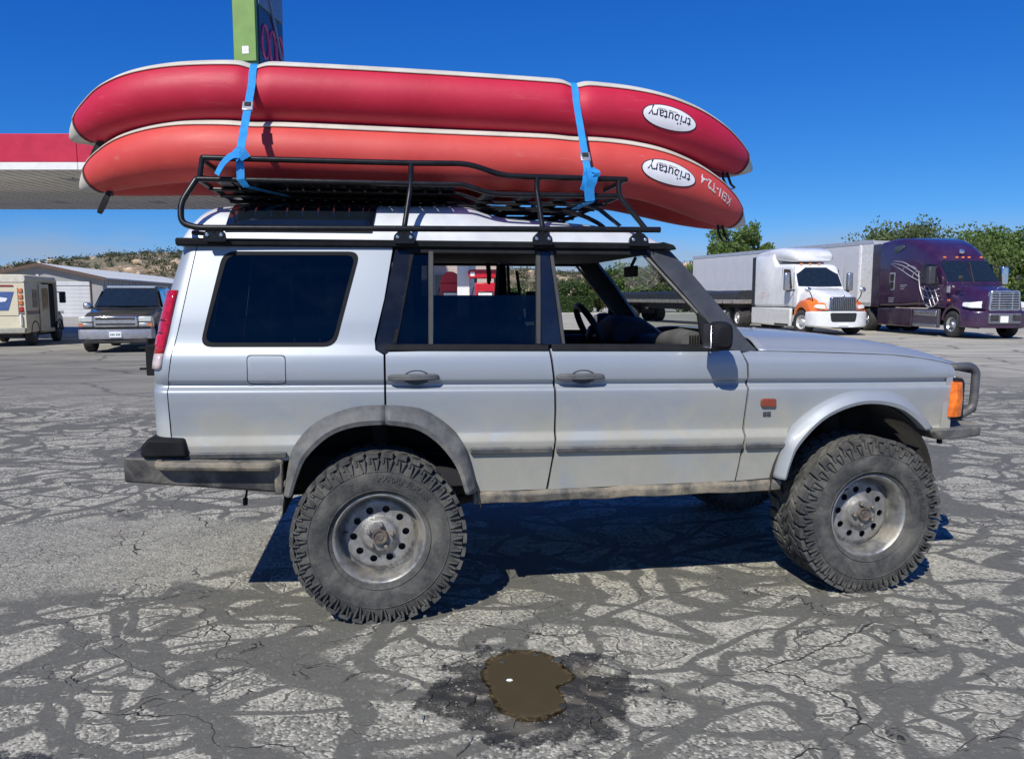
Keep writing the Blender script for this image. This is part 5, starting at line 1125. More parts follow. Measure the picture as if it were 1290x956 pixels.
for i, (x, y, h, rd, mt, lb) in enumerate((
    (3.4, 76, 3.0, 1.9, LF4, 'grey-green bush at the left end of the row past the kerb'), (6.0, 75, 3.3, 2.0, LF2, 'dark green rounded bush past the kerb, seen through the open front window'),
    (8.6, 77, 4.2, 2.0, LF3, 'yellow-green bush past the kerb, seen through the open front window'), (11.2, 76, 5.6, 2.2, LF1, 'tall green bush past the kerb, seen through the windscreen'),
    (14.2, 78, 6.2, 2.4, LF4, 'tall olive bush past the kerb, seen through the windscreen'), (17.4, 77, 4.6, 2.4, LF1, 'broad green bush past the kerb behind the flatbed trailer'),
    (.2, 79, 2.6, 2.0, LF2, 'low dark bush past the kerb beyond the fuel pumps'))):
    tree('bush', lb, (x, y, 0), h, rd, 20 + i, mt, n_cl=34, n_lf=110, ls=.17, base=.03, bush=True)
r = random.Random(9)
mb = MB()
for k in range(5200):
    x = r.uniform(-1.6, 1.6); y = r.uniform(-.6, .6); z = r.uniform(.05, 1.5); leaf(mb, Vector((x * (1 - .04 * z), y, z)), .11, r)
mb.box(-1.45, 1.45, -.45, .45, .0, 1.32)
hg = mb.build('clipped_hedge', LF2, smooth=0); hg.location = (5.9, 71.3, .12); tag(hg, 'clipped box-shaped hedge right behind the far kerb', 'hedge')
# ================================================================ vehicles in the background
def rr(x, hw, z0, z1, r=.12, n=4, hwt=None, x_top=0.0):
    """rounded-rectangle ring in the plane x, half width hw at the bottom and hwt at the top"""
    hwt = hw if hwt is None else hwt; r = min(r, hw * .95, (z1 - z0) * .48); out = []
    for cy, cz, a0 in ((1, 1, 0), (-1, 1, 90), (-1, -1, 180), (1, -1, 270)):
        for k in range(n + 1):
            a = radians(a0 + 90 * k / n); z = (z1 - r if cz > 0 else z0 + r) + r * sin(a); t = (z - z0) / max(1e-6, z1 - z0); w = hw + (hwt - hw) * t
            out.append((x + x_top * t, cy * (w - r) + r * cos(a), z))
    return out
TYR = M('truck tyre', (.022, .022, .023), .8, var=.3, dust=.5, dcol=(.10, .09, .075)); ALU = M('bright alloy', (.60, .60, .61), .28, .9, var=.12); BK = M('chassis black', (.018, .018, .02), .6, var=.3, dust=.4, dcol=(.10, .09, .08)); LENS = M('headlamp lens', (.80, .80, .78), .12, coat=.6); OLENS = M('marker amber', (.80, .22, .03), .2, coat=.5); WGL = M('vehicle dark glass', (.012, .018, .02), .04, var=.2, coat=1.0); CHR = M('mirror chrome', (.70, .70, .71), .15, .95); RLENS = M('dull red lens', (.45, .04, .03), .25, coat=.4); OFR = M('lens amber old', (.55, .18, .07), .3)
def simple_wheel(parent, x, y, R, w, rim_mat, sgn, dual=False, steer=0.0):
    e = bpy.data.objects.new('wheel', None); COL.objects.link(e); e.parent = parent; e.location = (x, y, R); e.rotation_euler = (0, 0, steer)
    o = sgn * w / 2
    mb = MB(); mb.lathe([(-w * .46, R * .56), (-w * .5, R * .66), (-w * .5, R * .86), (-w * .42, R * .96), (-w * .30, R), (w * .30, R), (w * .42, R * .96), (w * .5, R * .86), (w * .5, R * .66), (w * .46, R * .56)], 36, 'y')
    for k in range(5):
        pass
    mb.build('tyre', TYR, e, smooth=40)
    mb = MB(); mb.lathe([(o * .92, R * .57), (o * .98, R * .55), (o * .8, R * .51), (o * .45, R * .46), (o * .42, R * .30), (o * .75, R * .22), (o * .98, R * .19), (o * 1.02, R * .10), (o * 1.02, 0)], 32, 'y'); mb.build('rim', rim_mat, e, smooth=35)
    for k in range(10):
        a = 2 * pi * k / 10; mb = MB(); mb.lathe([(o * .43, R * .055), (o * .47, R * .05), (o * .47, 0)], 10, 'y', (R * .385 * cos(a), 0, R * .385 * sin(a))); mb.build('rim_hole', BK, e)
    return e
def onside(mb, poly, y, th=.02): mb.prism(poly, 'y', y, y - th); return mb
# ---------------------------------------------------------------- purple tractor
def paint(name, c, rough=.25, coat=.8, metal=.0, dust=.12): return M(name, c, rough, metal, var=.10, vs=2, coat=coat, dust=dust, dcol=(.30, .27, .23), ds=2)
PUR = paint('deep purple paint', (.038, .012, .046), .3, dust=.03); PURD = paint('dark purple skirt', (.026, .009, .031), .35, dust=.1); SILV = M('silver graphic', (.50, .48, .52), .4, .5)
tp = thing('truck_tractor', 'deep purple tractor unit with tall curved sleeper roof and silver flourish', 'truck', (18.05, 29.7, 0), radians(-90 + 3), 'tractor units parked across the lot')
mb = MB(); mb.box(-9.2, .6, -.45, -.25, .75, 1.0); mb.box(-9.2, .6, .25, .45, .75, 1.0); mb.box(-.2, .2, -.9, .9, .45, .6); mb.build('chassis', BK, tp)
mb = MB(); mb.loft([rr(-5.25, 1.25, 1.12, 3.98, .20), rr(-4.3, 1.25, 1.12, 4.06, .22, hwt=1.22), rr(-3.4, 1.25, 1.12, 4.03, .26, hwt=1.18), rr(-2.7, 1.24, 1.12, 3.90, .32, hwt=1.12), rr(-2.1, 1.22, 1.12, 3.68, .36, hwt=1.06), rr(-1.7, 1.20, 1.12, 3.45, .36, hwt=1.02), rr(-1.42, 1.19, 1.12, 3.22, .32, hwt=.98), rr(-1.30, 1.18, 1.12, 3.03, .22, hwt=.97), rr(-.90, 1.16, 1.12, 2.52, .10, hwt=1.04), rr(-.58, 1.14, 1.12, 2.10, .08, hwt=1.08)])
cab = mb.build('cab', PUR, tp, smooth=40)
mb = MB(); mb.loft([rr(-.75, 1.06, 1.15, 2.12, .22, hwt=.88), rr(-.2, 1.03, 1.1, 2.04, .26, hwt=.82), rr(.4, .98, 1.05, 1.93, .28, hwt=.74), rr(.95, .86, 1.0, 1.80, .26, hwt=.66), rr(1.20, .74, .98, 1.68, .24, hwt=.58)]); mb.build('bonnet', PUR, tp, smooth=45)
for s_ in (-1, 1):
    mb = MB(); rings = []
    for k in range(13):
        a = radians(-8 + 176 * k / 12); q = max(0, sin(a)); rings.append([(.62 * cos(a), s_ * .80, .52 + .62 * sin(a)), (.62 * cos(a), s_ * (1.10 + .08 * q), .52 + .62 * sin(a)), (.74 * cos(a) + .05, s_ * (1.14 + .08 * q), .52 + .72 * sin(a)), (.92 * cos(a) + .08, s_ * (1.0 + .05 * q), .52 + .84 * sin(a)), (.95 * cos(a) + .08, s_ * .74, .52 + .98 * sin(a))])
    mb.loft(rings); mb.build('wing', PUR, tp, smooth=50)
    mb = MB(); mb.loft([[(x, s_ * y, z) for x, y, z in q] for q in ([(1.02, .56, 1.12), (1.14, .56, 1.14), (1.10, .56, 1.42), (.98, .56, 1.42)], [(.88, 1.06, 1.14), (.98, 1.06, 1.16), (.94, 1.04, 1.36), (.84, 1.04, 1.36)], [(.62, 1.20, 1.20), (.70, 1.20, 1.22), (.68, 1.18, 1.36), (.60, 1.18, 1.36)])]); mb.build('headlamp', LENS, tp, bevel=.02)
mb = MB(); mb.loft([rr(x, hw, .42, 1.04, .10) for x, hw in ((.55, 1.24), (.85, 1.23), (1.10, 1.05), (1.26, .75), (1.30, .4))]); bpr = mb.build('bumper', PUR, tp, smooth=45)
mb = MB(); mb.box(1.22, 1.36, -.62, .62, .56, .96); mb.build('bumper_centre', M('bumper grey', (.20, .20, .22), .35, .5), tp, bevel=.05)
mb = MB(); mb.box(1.35, 1.372, -.20, .10, .62, .86); mb.build('number_plate', WHT, tp)
for s_ in (-.42, .42): mb = MB(); mb.box(1.34, 1.372, s_ - .16, s_ + .16, .68, .90); mb.build('fog_lamp_recess', BK, tp, bevel=.02)
mb = MB(); mb.prism(rpoly([(-.60, 1.04), (.60, 1.04), (.56, 1.80), (-.56, 1.80)], .10), 'x', 1.12, 1.29); gr_ = mb.build('grille', ALU, tp, bevel=.03)
mb = MB(); mb.prism(rpoly([(-.53, 1.10), (.53, 1.10), (.49, 1.74), (-.49, 1.74)], .07), 'x', 1.285, 1.295); mb.build('grille_opening', BK, gr_)
for i in range(7): mb = MB(); mb.box(1.29, 1.315, -.51, .51, 1.125 + .09 * i, 1.165 + .09 * i); mb.build('grille_bar', ALU, gr_, bevel=.006)
for y in (-.25, .25): mb = MB(); mb.box(1.31, 1.325, y - .02, y + .02, 1.10, 1.74); mb.build('grille_upright', ALU, gr_)
def sl(z): return -.58 - (z - 2.10) * .775
for s_ in (-1, 1):
    mb = MB(); mb.add([(sl(2.16) + .02, s_ * .03, 2.16), (sl(2.16) + .02 - .02, s_ * 1.04, 2.16), (sl(2.98) + .02 - .02, s_ * .95, 2.98), (sl(2.98) + .02, s_ * .03, 2.98)], [(0, 1, 2, 3)]); mb.build('windscreen', WGL, tp, smooth=0, solid=.03)
    mb = MB(); onside(mb, rpoly([(-2.05, 2.12), (-.98, 2.06), (-1.28, 2.86), (-2.05, 2.88)], .06), s_ * 1.185, .03 * s_); mb.build('side_window', WGL, tp)
    for xx in (-2.18,): mb = MB(); onside(mb, [(xx, 1.2), (xx + .02, 1.2), (xx + .02, 3.0), (xx, 3.0)], s_ * 1.215, .02 * s_); mb.build('door_gap', BK, tp)
    mb = MB(); onside(mb, rpoly([(-4.45, 1.85), (-4.02, 1.85), (-4.02, 2.62), (-4.45, 2.62)], .10), s_ * 1.243, .02 * s_); w_ = mb.build('sleeper_window_frame', SILV, tp)
    for z0 in (1.92, 2.26): mb = MB(); onside(mb, rpoly([(-4.38, z0), (-4.09, z0), (-4.09, z0 + .29), (-4.38, z0 + .29)], .05), s_ * 1.262, .01 * s_); mb.build('pane', WGL, w_)
    mb = MB(); onside(mb, rpoly([(-4.2, 3.35), (-3.45, 3.62), (-3.5, 3.75), (-4.2, 3.72)], .04), s_ * 1.225, .02 * s_); mb.build('upper_window', WGL, tp)
    mb = MB(); mb.box(-5.35, -2.65, s_ * 1.10, s_ * 1.245, .32, 1.08); mb.build('side_skirt', PURD, tp, bevel=.04)
    mb = MB(); mb.box(-2.62, -.85, s_ * 1.08, s_ * 1.20, .34, 1.08); mb.build('step_fairing', M('step dark grey', (.07, .06, .08), .5), tp, bevel=.03)
    mb = MB(); mb.box(-2.5, -.95, s_ * 1.09, s_ * 1.225, .80, 1.02); mb.build('step', ALU, tp, bevel=.04); mb = MB(); mb.box(-2.6, -.95, s_ * 1.09, s_ * 1.22, .36, .48); mb.build('step', ALU, tp, bevel=.03)
    mb = MB(); mb.box(-5.95, -5.27, s_ * 1.20, s_ * 1.25, 1.12, 3.92); mb.build('side_extender', PURD, tp, bevel=.02)
    mb = MB(); mb.box(-1.12, -.88, s_ * 1.34, s_ * 1.62, 2.05, 2.75); mb.build('mirror', CHR if s_ > 0 else M('mirror back', (.05, .05, .055), .4), tp, bevel=.05)
    mb = MB(); mb.tube([(-1.0, s_ * 1.18, 2.10), (-1.0, s_ * 1.42, 2.12)], .03, 8); mb.tube([(-1.05, s_ * 1.16, 2.75), (-1.0, s_ * 1.42, 2.68)], .03, 8); mb.build('mirror_arm', BK, tp)
    mb = MB(); mb.tube(bez([(.25, s_ * .93, 1.75), (.38, s_ * 1.05, 2.0), (.35, s_ * 1.12, 2.2)], 4), .02, 6); mb.ball((.33, s_ * 1.12, 2.27), .10, 10, 6, (.5, 1, 1)); mb.build('bonnet_mirror', BK, tp)
    mb = MB(); mb.box(-.55, -.35, s_ * 1.07, s_ * 1.10, 1.72, 1.98); mb.build('bonnet_vent', SILV, tp, bevel=.01); mb = MB(); mb.box(-.42, -.28, s_ * 1.10, s_ * 1.13, 1.40, 1.47); mb.build('marker_lamp', OLENS, tp)
for y in (-.75, -.25, 0, .25, .75): mb = MB(); mb.box(-1.40, -1.33, y - .05, y + .05, 3.10, 3.16); mb.build('roof_marker', OLENS, tp)
mb = MB(); mb.tube([(sl(2.05) + .05, -.05, 2.08), (sl(2.95) + .05, .18, 2.92)], .02, 6); mb.build('wiper', BK, tp)
mb = MB(); mb.ball((-1.36, -.05, 3.36), .11, 10, 6, (.3, 1, 1)); mb.build('roof_emblem', CHR, tp)
# silver flourish on the side: thin curved strips
def stripe(parent, pts, y, r=.022, mat=SILV):
    mb = MB(); mb.tube(bez([(a, y, b) for a, b in pts], 5), r, 6); mb.build('painted_line', mat, parent, smooth=60)
for pts in ([(-4.75, 3.08), (-3.8, 2.78), (-2.9, 2.42), (-2.25, 2.22)], [(-4.4, 3.02), (-3.6, 2.90), (-2.8, 2.62), (-2.2, 2.34)], [(-4.2, 3.10), (-3.4, 3.0), (-2.6, 2.7), (-2.2, 2.55)], [(-3.5, 2.68), (-3.35, 2.80), (-2.9, 2.84), (-2.5, 2.72)], [(-2.75, 2.38), (-2.62, 2.55), (-2.3, 2.6)],
            [(-2.3, 2.55), (-2.15, 1.9), (-1.75, 1.30), (-1.45, 1.12)], [(-2.1, 1.95), (-1.7, 1.82), (-1.2, 1.80), (-.86, 1.88)], [(-1.95, 1.62), (-1.5, 1.52), (-1.1, 1.52), (-.84, 1.6)], [(-1.75, 1.32), (-1.5, 1.18), (-1.1, 1.2), (-.84, 1.42)], [(-1.85, 1.98), (-1.55, 1.6), (-1.3, 1.18)], [(-1.5, 1.9), (-1.25, 1.55), (-1.05, 1.22)], [(-1.15, 1.85), (-.98, 1.6), (-.88, 1.42)]):
    stripe(tp, pts, -1.215)
for z, w_ in ((2.04, .5), (1.97, .36), (1.88, .30), (1.50, .42), (1.42, .40), (1.34, .38)):
    x0 = -3.55 if z > 1.7 else -4.45
    mb = MB(); onside(mb, [(x0, z), (x0 + w_, z), (x0 + w_, z + .035), (x0, z + .035)], -1.246, .006); mb.build('small_print', SILV, tp)
for x, dl in ((0, False), (-6.4, True), (-7.7, True)):
    for s_ in (-1, 1): simple_wheel(tp, x, s_ * (1.05 if not dl else .93), .51, .30 if not dl else .60, ALU, s_)
# ---------------------------------------------------------------- long pale box trailer behind it
vt = thing('box_trailer', 'long pale grey box trailer coupled behind the purple tractor', 'trailer', (16.6 + 1.24, 35.9 + .42, 0), radians(-71.5))
TRL = M('pale trailer panel', (.58, .59, .61), .5, .15, var=.05, vs=.8, dust=.35, dcol=(.42, .40, .38), ds=.6); TRA = M('trailer rail', (.62, .62, .62), .4, .6, var=.08); NOSE = M('trailer nose panel', (.60, .60, .59), .5)
LT = 15.4
mb = MB(); mb.box(-LT, 0, -1.25, 1.25, 1.16, 4.14); body = mb.build('body', TRL, vt)
npl = 13; pn_ = None
for s_ in (-1, 1):
    pn_ = None
    for i in range(npl):
        w_ = (LT - .9) / npl
        if pn_ is None: mb = MB(); mb.box(0, w_ - .02, s_ * 1.252, s_ * 1.262, 1.32, 3.98); pn_ = mb.build('side_panel', TRL, vt); o = pn_
        else: o = pn_.copy(); COL.objects.link(o)
        o.location = (-LT + .1 + w_ * i, 0, 0)
    for z0, z1 in ((1.12, 1.32), (3.98, 4.17)): mb = MB(); mb.box(-LT - .02, .02, s_ * 1.25, s_ * 1.28, z0, z1); mb.build('rail', TRA, vt, bevel=.01)
    mb = MB(); mb.box(-.85, -.68, s_ * 1.25, s_ * 1.285, 1.32, 3.98); mb.build('corner_post', M('white post', (.78, .78, .77), .45), vt, bevel=.02); mb = MB(); mb.box(-.66, .0, s_ * 1.252, s_ * 1.268, 1.32, 3.98); mb.build('nose_side', NOSE, vt)
    mb = MB(); mb.box(-12.0, -3.4, s_ * 1.12, s_ * 1.16, .35, 1.10); mb.build('side_skirt', TRL, vt)
for s_ in (-1, 1): mb = MB(); mb.box(-2.8, -2.3, s_ * .7, s_ * 1.0, 0, 1.15); mb.build('landing_leg', BK, vt)
mb = MB(); mb.box(-LT + .4, -.4, -.5, .5, .95, 1.16); mb.build('undercarriage', BK, vt)
for x in (-LT + 1.6, -LT + 2.9):
    for s_ in (-1, 1): simple_wheel(vt, x, s_ * .93, .51, .6, ALU, s_)
# ---------------------------------------------------------------- white tractor with orange wings
WP = paint('white truck paint', (.72, .73, .73), .3, .6, dust=.15); ORG = paint('orange wing paint', (.85, .17, .012), .35, .6, dust=.05); WSK = paint('white skirt', (.68, .68, .64), .4, .4, dust=.4)
tw = thing('truck_tractor', 'white tractor unit with orange front wings and dark vertical-bar grille', 'truck', (13.25, 32.4, 0), radians(-90 + 4.5), 'tractor units parked across the lot')
mb = MB(); mb.box(-9.2, .6, -.45, -.25, .75, 1.0); mb.box(-9.2, .6, .25, .45, .75, 1.0); mb.box(-.2, .2, -.9, .9, .45, .6); mb.build('chassis', BK, tw)
mb = MB(); mb.loft([rr(-4.9, 1.20, 1.10, 3.48, .14), rr(-3.0, 1.20, 1.10, 3.50, .16), rr(-2.85, 1.16, 1.10, 3.02, .16), rr(-1.55, 1.12, 1.10, 2.98, .18, hwt=1.02), rr(-1.30, 1.11, 1.10, 2.88, .14, hwt=.99), rr(-.98, 1.09, 1.10, 2.30, .08, hwt=1.01), rr(-.72, 1.06, 1.10, 1.92, .06, hwt=1.02)]); mb.build('cab', WP, tw, smooth=40)
mb = MB(); mb.loft([rr(-4.85, 1.12, 3.40, 3.60, .10), rr(-3.6, 1.12, 3.30, 3.72, .16), rr(-2.6, 1.08, 3.15, 3.74, .24), rr(-1.9, 1.0, 3.08, 3.64, .26), rr(-1.55, .9, 3.08, 3.50, .20), rr(-1.42, .78, 3.12, 3.40, .13)]); mb.build('roof_fairing', WP, tw, smooth=50)
mb = MB(); mb.loft([rr(-.85, 1.04, 1.15, 1.96, .20, hwt=.90), rr(-.2, 1.0, 1.15, 1.90, .24, hwt=.82), rr(.4, .94, 1.10, 1.80, .26, hwt=.72), rr(.9, .80, 1.05, 1.66, .24, hwt=.62), rr(1.16, .68, 1.02, 1.52, .20, hwt=.54)]); mb.build('bonnet', WP, tw, smooth=45)
for s_ in (-1, 1):
    mb = MB(); rings = []
    for k in range(13):
        a = radians(-5 + 168 * k / 12); q = max(0, sin(a)); rings.append([(.60 * cos(a), s_ * .78, .56 + .58 * sin(a)), (.60 * cos(a), s_ * (1.12 + .06 * q), .56 + .58 * sin(a)), (.72 * cos(a) + .05, s_ * (1.15 + .06 * q), .56 + .68 * sin(a)), (.90 * cos(a) + .08, s_ * (1.11 + .05 * q), .56 + .86 * sin(a)), (.98 * cos(a) + .08, s_ * .78, .56 + 1.02 * sin(a))])
    mb.loft(rings); mb.build('wing', ORG, tw, smooth=50)
    mb = MB(); mb.loft([[(x, s_ * y, z) for x, y, z in q] for q in ([(1.0, .58, 1.02), (1.16, .58, 1.02), (1.12, .58, 1.30), (.96, .58, 1.36)], [(.75, 1.10, 1.02), (.90, 1.10, 1.02), (.86, 1.06, 1.22), (.70, 1.06, 1.30)], [(.55, 1.17, 1.05), (.66, 1.19, 1.05), (.62, 1.15, 1.22), (.5, 1.13, 1.3)])]); mb.build('wing_nose', ORG, tw, bevel=.04)
    mb = MB(); mb.loft([[(x, s_ * y, z) for x, y, z in q] for q in ([(1.13, .70, 1.08), (1.17, .70, 1.08), (1.11, .70, 1.22), (1.07, .70, 1.22)], [(1.0, .96, 1.10), (1.04, .96, 1.10), (.99, .94, 1.26), (.95, .94, 1.26)], [(.93, 1.06, 1.14), (.95, 1.06, 1.14), (.92, 1.04, 1.22), (.90, 1.04, 1.22)])]); mb.build('headlamp', LENS, tw, bevel=.015)
mb = MB(); mb.loft([rr(x, hw, .34, .98, .10) for x, hw in ((.50, 1.22), (.85, 1.21), (1.12, 1.05), (1.26, .78), (1.30, .5))]); mb.build('bumper', WP, tw, smooth=45)
mb = MB(); mb.prism(rpoly([(-.50, .56), (.50, .56), (.56, .92), (-.56, .92)], .08), 'x', 1.20, 1.325); mb.build('lower_grille', M('lower grille black', (.02, .02, .022), .5), tw, bevel=.02)
mb = MB(); mb.prism(rpoly([(-.58, .96), (.58, .96), (.52, 1.56), (-.52, 1.56)], .08), 'x', 1.10, 1.27); gw = mb.build('grille', M('grille smoke chrome', (.32, .32, .33), .25, .9), tw, bevel=.03)
mb = MB(); mb.prism(rpoly([(-.52, 1.02), (.52, 1.02), (.47, 1.51), (-.47, 1.51)], .05), 'x', 1.262, 1.275); mb.build('grille_opening', BK, gw)
for i in range(13): y = -.47 + .94 * i / 12; mb = MB(); mb.box(1.27, 1.295, y - .018, y + .018, 1.03, 1.50); mb.build('grille_bar', M('grille smoke chrome', (.32, .32, .33), .25, .9), gw, bevel=.006)
mb = MB(); mb.ball((1.24, 0, 1.59), .06, 10, 6, (.5, 1, .7)); mb.build('bonnet_emblem', CHR, tw); mb = MB(); mb.box(1.322, 1.335, -.20, .20, .40, .52); mb.build('number_plate', WHT, tw)
def sw(z): return -.72 - (z - 1.92) * .62
mb = MB(); mb.add([(sw(2.0) + .03, 0, 2.0), (sw(2.0) - .02, -.97, 2.0), (sw(2.82) - .03, -.90, 2.82), (sw(2.82) + .02, 0, 2.82), (sw(2.82) - .03, .90, 2.82), (sw(2.0) - .02, .97, 2.0)], [(0, 1, 2, 3), (0, 3, 4, 5)]); mb.build('windscreen', WGL, tw, smooth=0, solid=.03)
for s_ in (-1, 1):
    mb = MB(); onside(mb, rpoly([(-2.0, 2.0), (-1.15, 1.92), (-1.38, 2.74), (-2.0, 2.78)], .06), s_ * 1.10, .03 * s_); mb.build('side_window', WGL, tw)
    mb = MB(); onside(mb, rpoly([(-4.45, 1.98), (-3.72, 1.98), (-3.55, 2.12), (-3.65, 2.72), (-4.40, 2.72), (-4.50, 2.10)], .06), s_ * 1.195, .015 * s_); mb.build('sleeper_window', WGL, tw)
    for xx in (-2.12, -.95): mb = MB(); onside(mb, [(xx, 1.15), (xx + .018, 1.15), (xx + .018, 2.85), (xx, 2.85)], s_ * 1.115, .016 * s_); mb.build('door_gap', M('gap grey', (.25, .25, .25), .7), tw)
    mb = MB(); mb.box(-5.30, -1.0, s_ * 1.06, s_ * 1.20, .28, 1.08); mb.build('side_skirt', WSK, tw, bevel=.06)
    mb = MB(); onside(mb, rpoly([(-2.6, .80), (-1.9, .70), (-1.3, .42), (-1.5, .60), (-2.0, .78)], .03), s_ * 1.198, .012 * s_); mb.build('skirt_recess', BK, tw); mb = MB(); mb.box(-2.55, -1.15, s_ * 1.17, s_ * 1.215, .30, .40); mb.build('step', BK, tw)
    mb = MB(); mb.box(-5.35, -4.92, s_ * 1.14, s_ * 1.19, 1.12, 3.44); mb.build('side_extender', BK, tw, bevel=.02)
    mb = MB(); mb.box(-1.10, -.88, s_ * 1.28, s_ * 1.52, 1.82, 2.60); mb.build('mirror', M('mirror silver', (.45, .45, .46), .25, .8), tw, bevel=.06)
    mb = MB(); mb.tube([(-.95, s_ * 1.05, 1.86), (-.98, s_ * 1.38, 1.80), (-.98, s_ * 1.40, 1.9)], .035, 8); mb.build('mirror_arm', BK, tw)
    mb = MB(); mb.tube(bez([(.55, s_ * .95, 1.40), (.62, s_ * 1.04, 1.60), (.58, s_ * 1.12, 1.78)], 4), .022, 6); mb.build('bonnet_mirror_arm', BK, tw); mb = MB(); mb.ball((.56, s_ * 1.16, 1.86), .13, 10, 6, (.55, 1, .8)); mb.build('bonnet_mirror', CHR, tw)
    for z, w_ in ((1.74, .5), (1.66, .42), (1.58, .46), (1.50, .38)): mb = MB(); onside(mb, [(-4.2, z), (-4.2 + w_, z), (-4.2 + w_, z + .035), (-4.2, z + .035)], s_ * 1.203, .005 * s_); mb.build('small_print', M('faded red print', (.70, .42, .38), .6), tw)
for y in (-.6, -.2, .2): mb = MB(); mb.box(-1.42, -1.34, y - .05, y + .05, 2.96, 3.01); mb.build('roof_marker', OLENS, tw)
for x, dl in ((0, False), (-7.1, True), (-8.4, True)):
    for s_ in (-1, 1): simple_wheel(tw, x, s_ * (1.03 if not dl else .93), .51, .32 if not dl else .60, M('white rim', (.55, .55, .54), .4, .3), s_, steer=radians(18) if not dl else 0)
# flatbed trailer with low tarped load behind the white truck
ft = thing('flatbed_trailer', 'flatbed trailer with low black tarped load behind the white truck', 'trailer', (12.6, 39.0, 0), radians(-71.5))
mb = MB(); mb.box(-14.6, 0, -1.25, 1.25, 1.22, 1.42); mb.build('deck', M('deck alloy', (.30, .27, .25), .6, .3, var=.3, dust=.4), ft, bevel=.01); mb = MB(); mb.box(-14.4, -.3, -.5, .5, .85, 1.22); mb.build('beam', BK, ft)
mb = MB(); rings = []
for i in range(41):
    x = -14.3 + 13.9 * i / 40; h = .44 + .06 * mnoise.noise((x * .9, 1, 2)); rings.append([(x, -1.2, 1.42), (x, -1.18 + .03 * mnoise.noise((x * 2, 3, 1)), 1.42 + h * .7), (x, -.9, 1.42 + h), (x, 0, 1.46 + h + .03 * mnoise.noise((x * 1.5, 0, 1))), (x, .9, 1.42 + h), (x, 1.18, 1.42 + h * .7), (x, 1.2, 1.42)])
mb.loft(rings); tag(mb.build('tarped_load', M('black tarp', (.030, .032, .036), .55, var=.3, bump=.5, bs=6), smooth=50), 'low load under a creased black tarp on the flatbed trailer', 'tarp'); bpy.data.objects['tarped_load'].location = ft.location; bpy.data.objects['tarped_load'].rotation_euler = ft.rotation_euler
for i in range(16):
    mb = MB(); mb.box(-14.2 + .9 * i, -14.1 + .9 * i, -1.27, -1.251, 1.25, 1.39); mb.build('stake_pocket', ALU, ft)
for x in (-12.2, -13.5):
    for s_ in (-1, 1): simple_wheel(ft, x, s_ * .93, .51, .6, M('white rim', (.55, .55, .54), .4, .3), s_)
for s_ in (-1, 1): mb = MB(); mb.box(-3.0, -2.6, s_ * .65, s_ * .9, 0, 1.22); mb.build('landing_leg', BK, ft)
mb = MB(); mb.box(-13.9, -11.8, -.5, .5, .5, .9); mb.build('axle_frame', BK, ft)
# ---------------------------------------------------------------- black family wagon, front on
BKP = M('black car paint', (.010, .012, .013), .18, var=.2, coat=1.0, dust=.12, dcol=(.10, .09, .08)); SB = M('silver bumper', (.40, .40, .42), .35, .6, var=.1, dust=.2); HL = M('hazy headlamp', (.50, .53, .50), .2, coat=.5); RFW = paint('painted roof sheen', (.40, .45, .50), .25, .6)
su = thing('family_wagon', 'black family wagon with silver grille and bumper, facing out past the shed', 'car', (-11.25, 22.3, 0), radians(-75))
mb = MB(); mb.loft([rr(-3.75, .93, .52, 1.20, .10), rr(-3.7, .98, .46, 1.26, .10), rr(-1.3, .99, .46, 1.24, .10), rr(-.85, .985, .46, 1.22, .10), rr(-.35, .98, .48, 1.20, .10, hwt=.90), rr(.35, .96, .50, 1.14, .12, hwt=.86), rr(.72, .93, .52, 1.08, .12, hwt=.82), rr(.80, .90, .54, 1.02, .10, hwt=.80)]); mb.build('body', BKP, su, smooth=40)
mb = MB(); mb.loft([rr(-3.70, .95, 1.18, 1.74, .10, hwt=.76), rr(-3.55, .96, 1.18, 1.86, .12, hwt=.74), rr(-1.55, .95, 1.18, 1.87, .12, hwt=.73), rr(-1.32, .95, 1.18, 1.82, .10, hwt=.72), rr(-.72, .94, 1.16, 1.24, .03, hwt=.90)]); mb.build('cabin', BKP, su, smooth=40)
mb = MB(); mb.loft([rr(-3.5, .70, 1.865, 1.89, .01), rr(-1.55, .70, 1.865, 1.90, .01), rr(-1.40, .66, 1.84, 1.875, .01)]); mb.build('roof_sheen_panel', RFW, su, smooth=40)  # thin sheet over the black roof, its sheen put into the pale colour
mb = MB(); mb.add([(-.755, -.84, 1.285), (-.70, 0, 1.285), (-.755, .84, 1.285), (-1.30, .70, 1.80), (-1.26, 0, 1.80), (-1.30, -.70, 1.80)], [(0, 1, 4, 5), (1, 2, 3, 4)]); mb.build('windscreen', WGL, su, smooth=0, solid=.03)
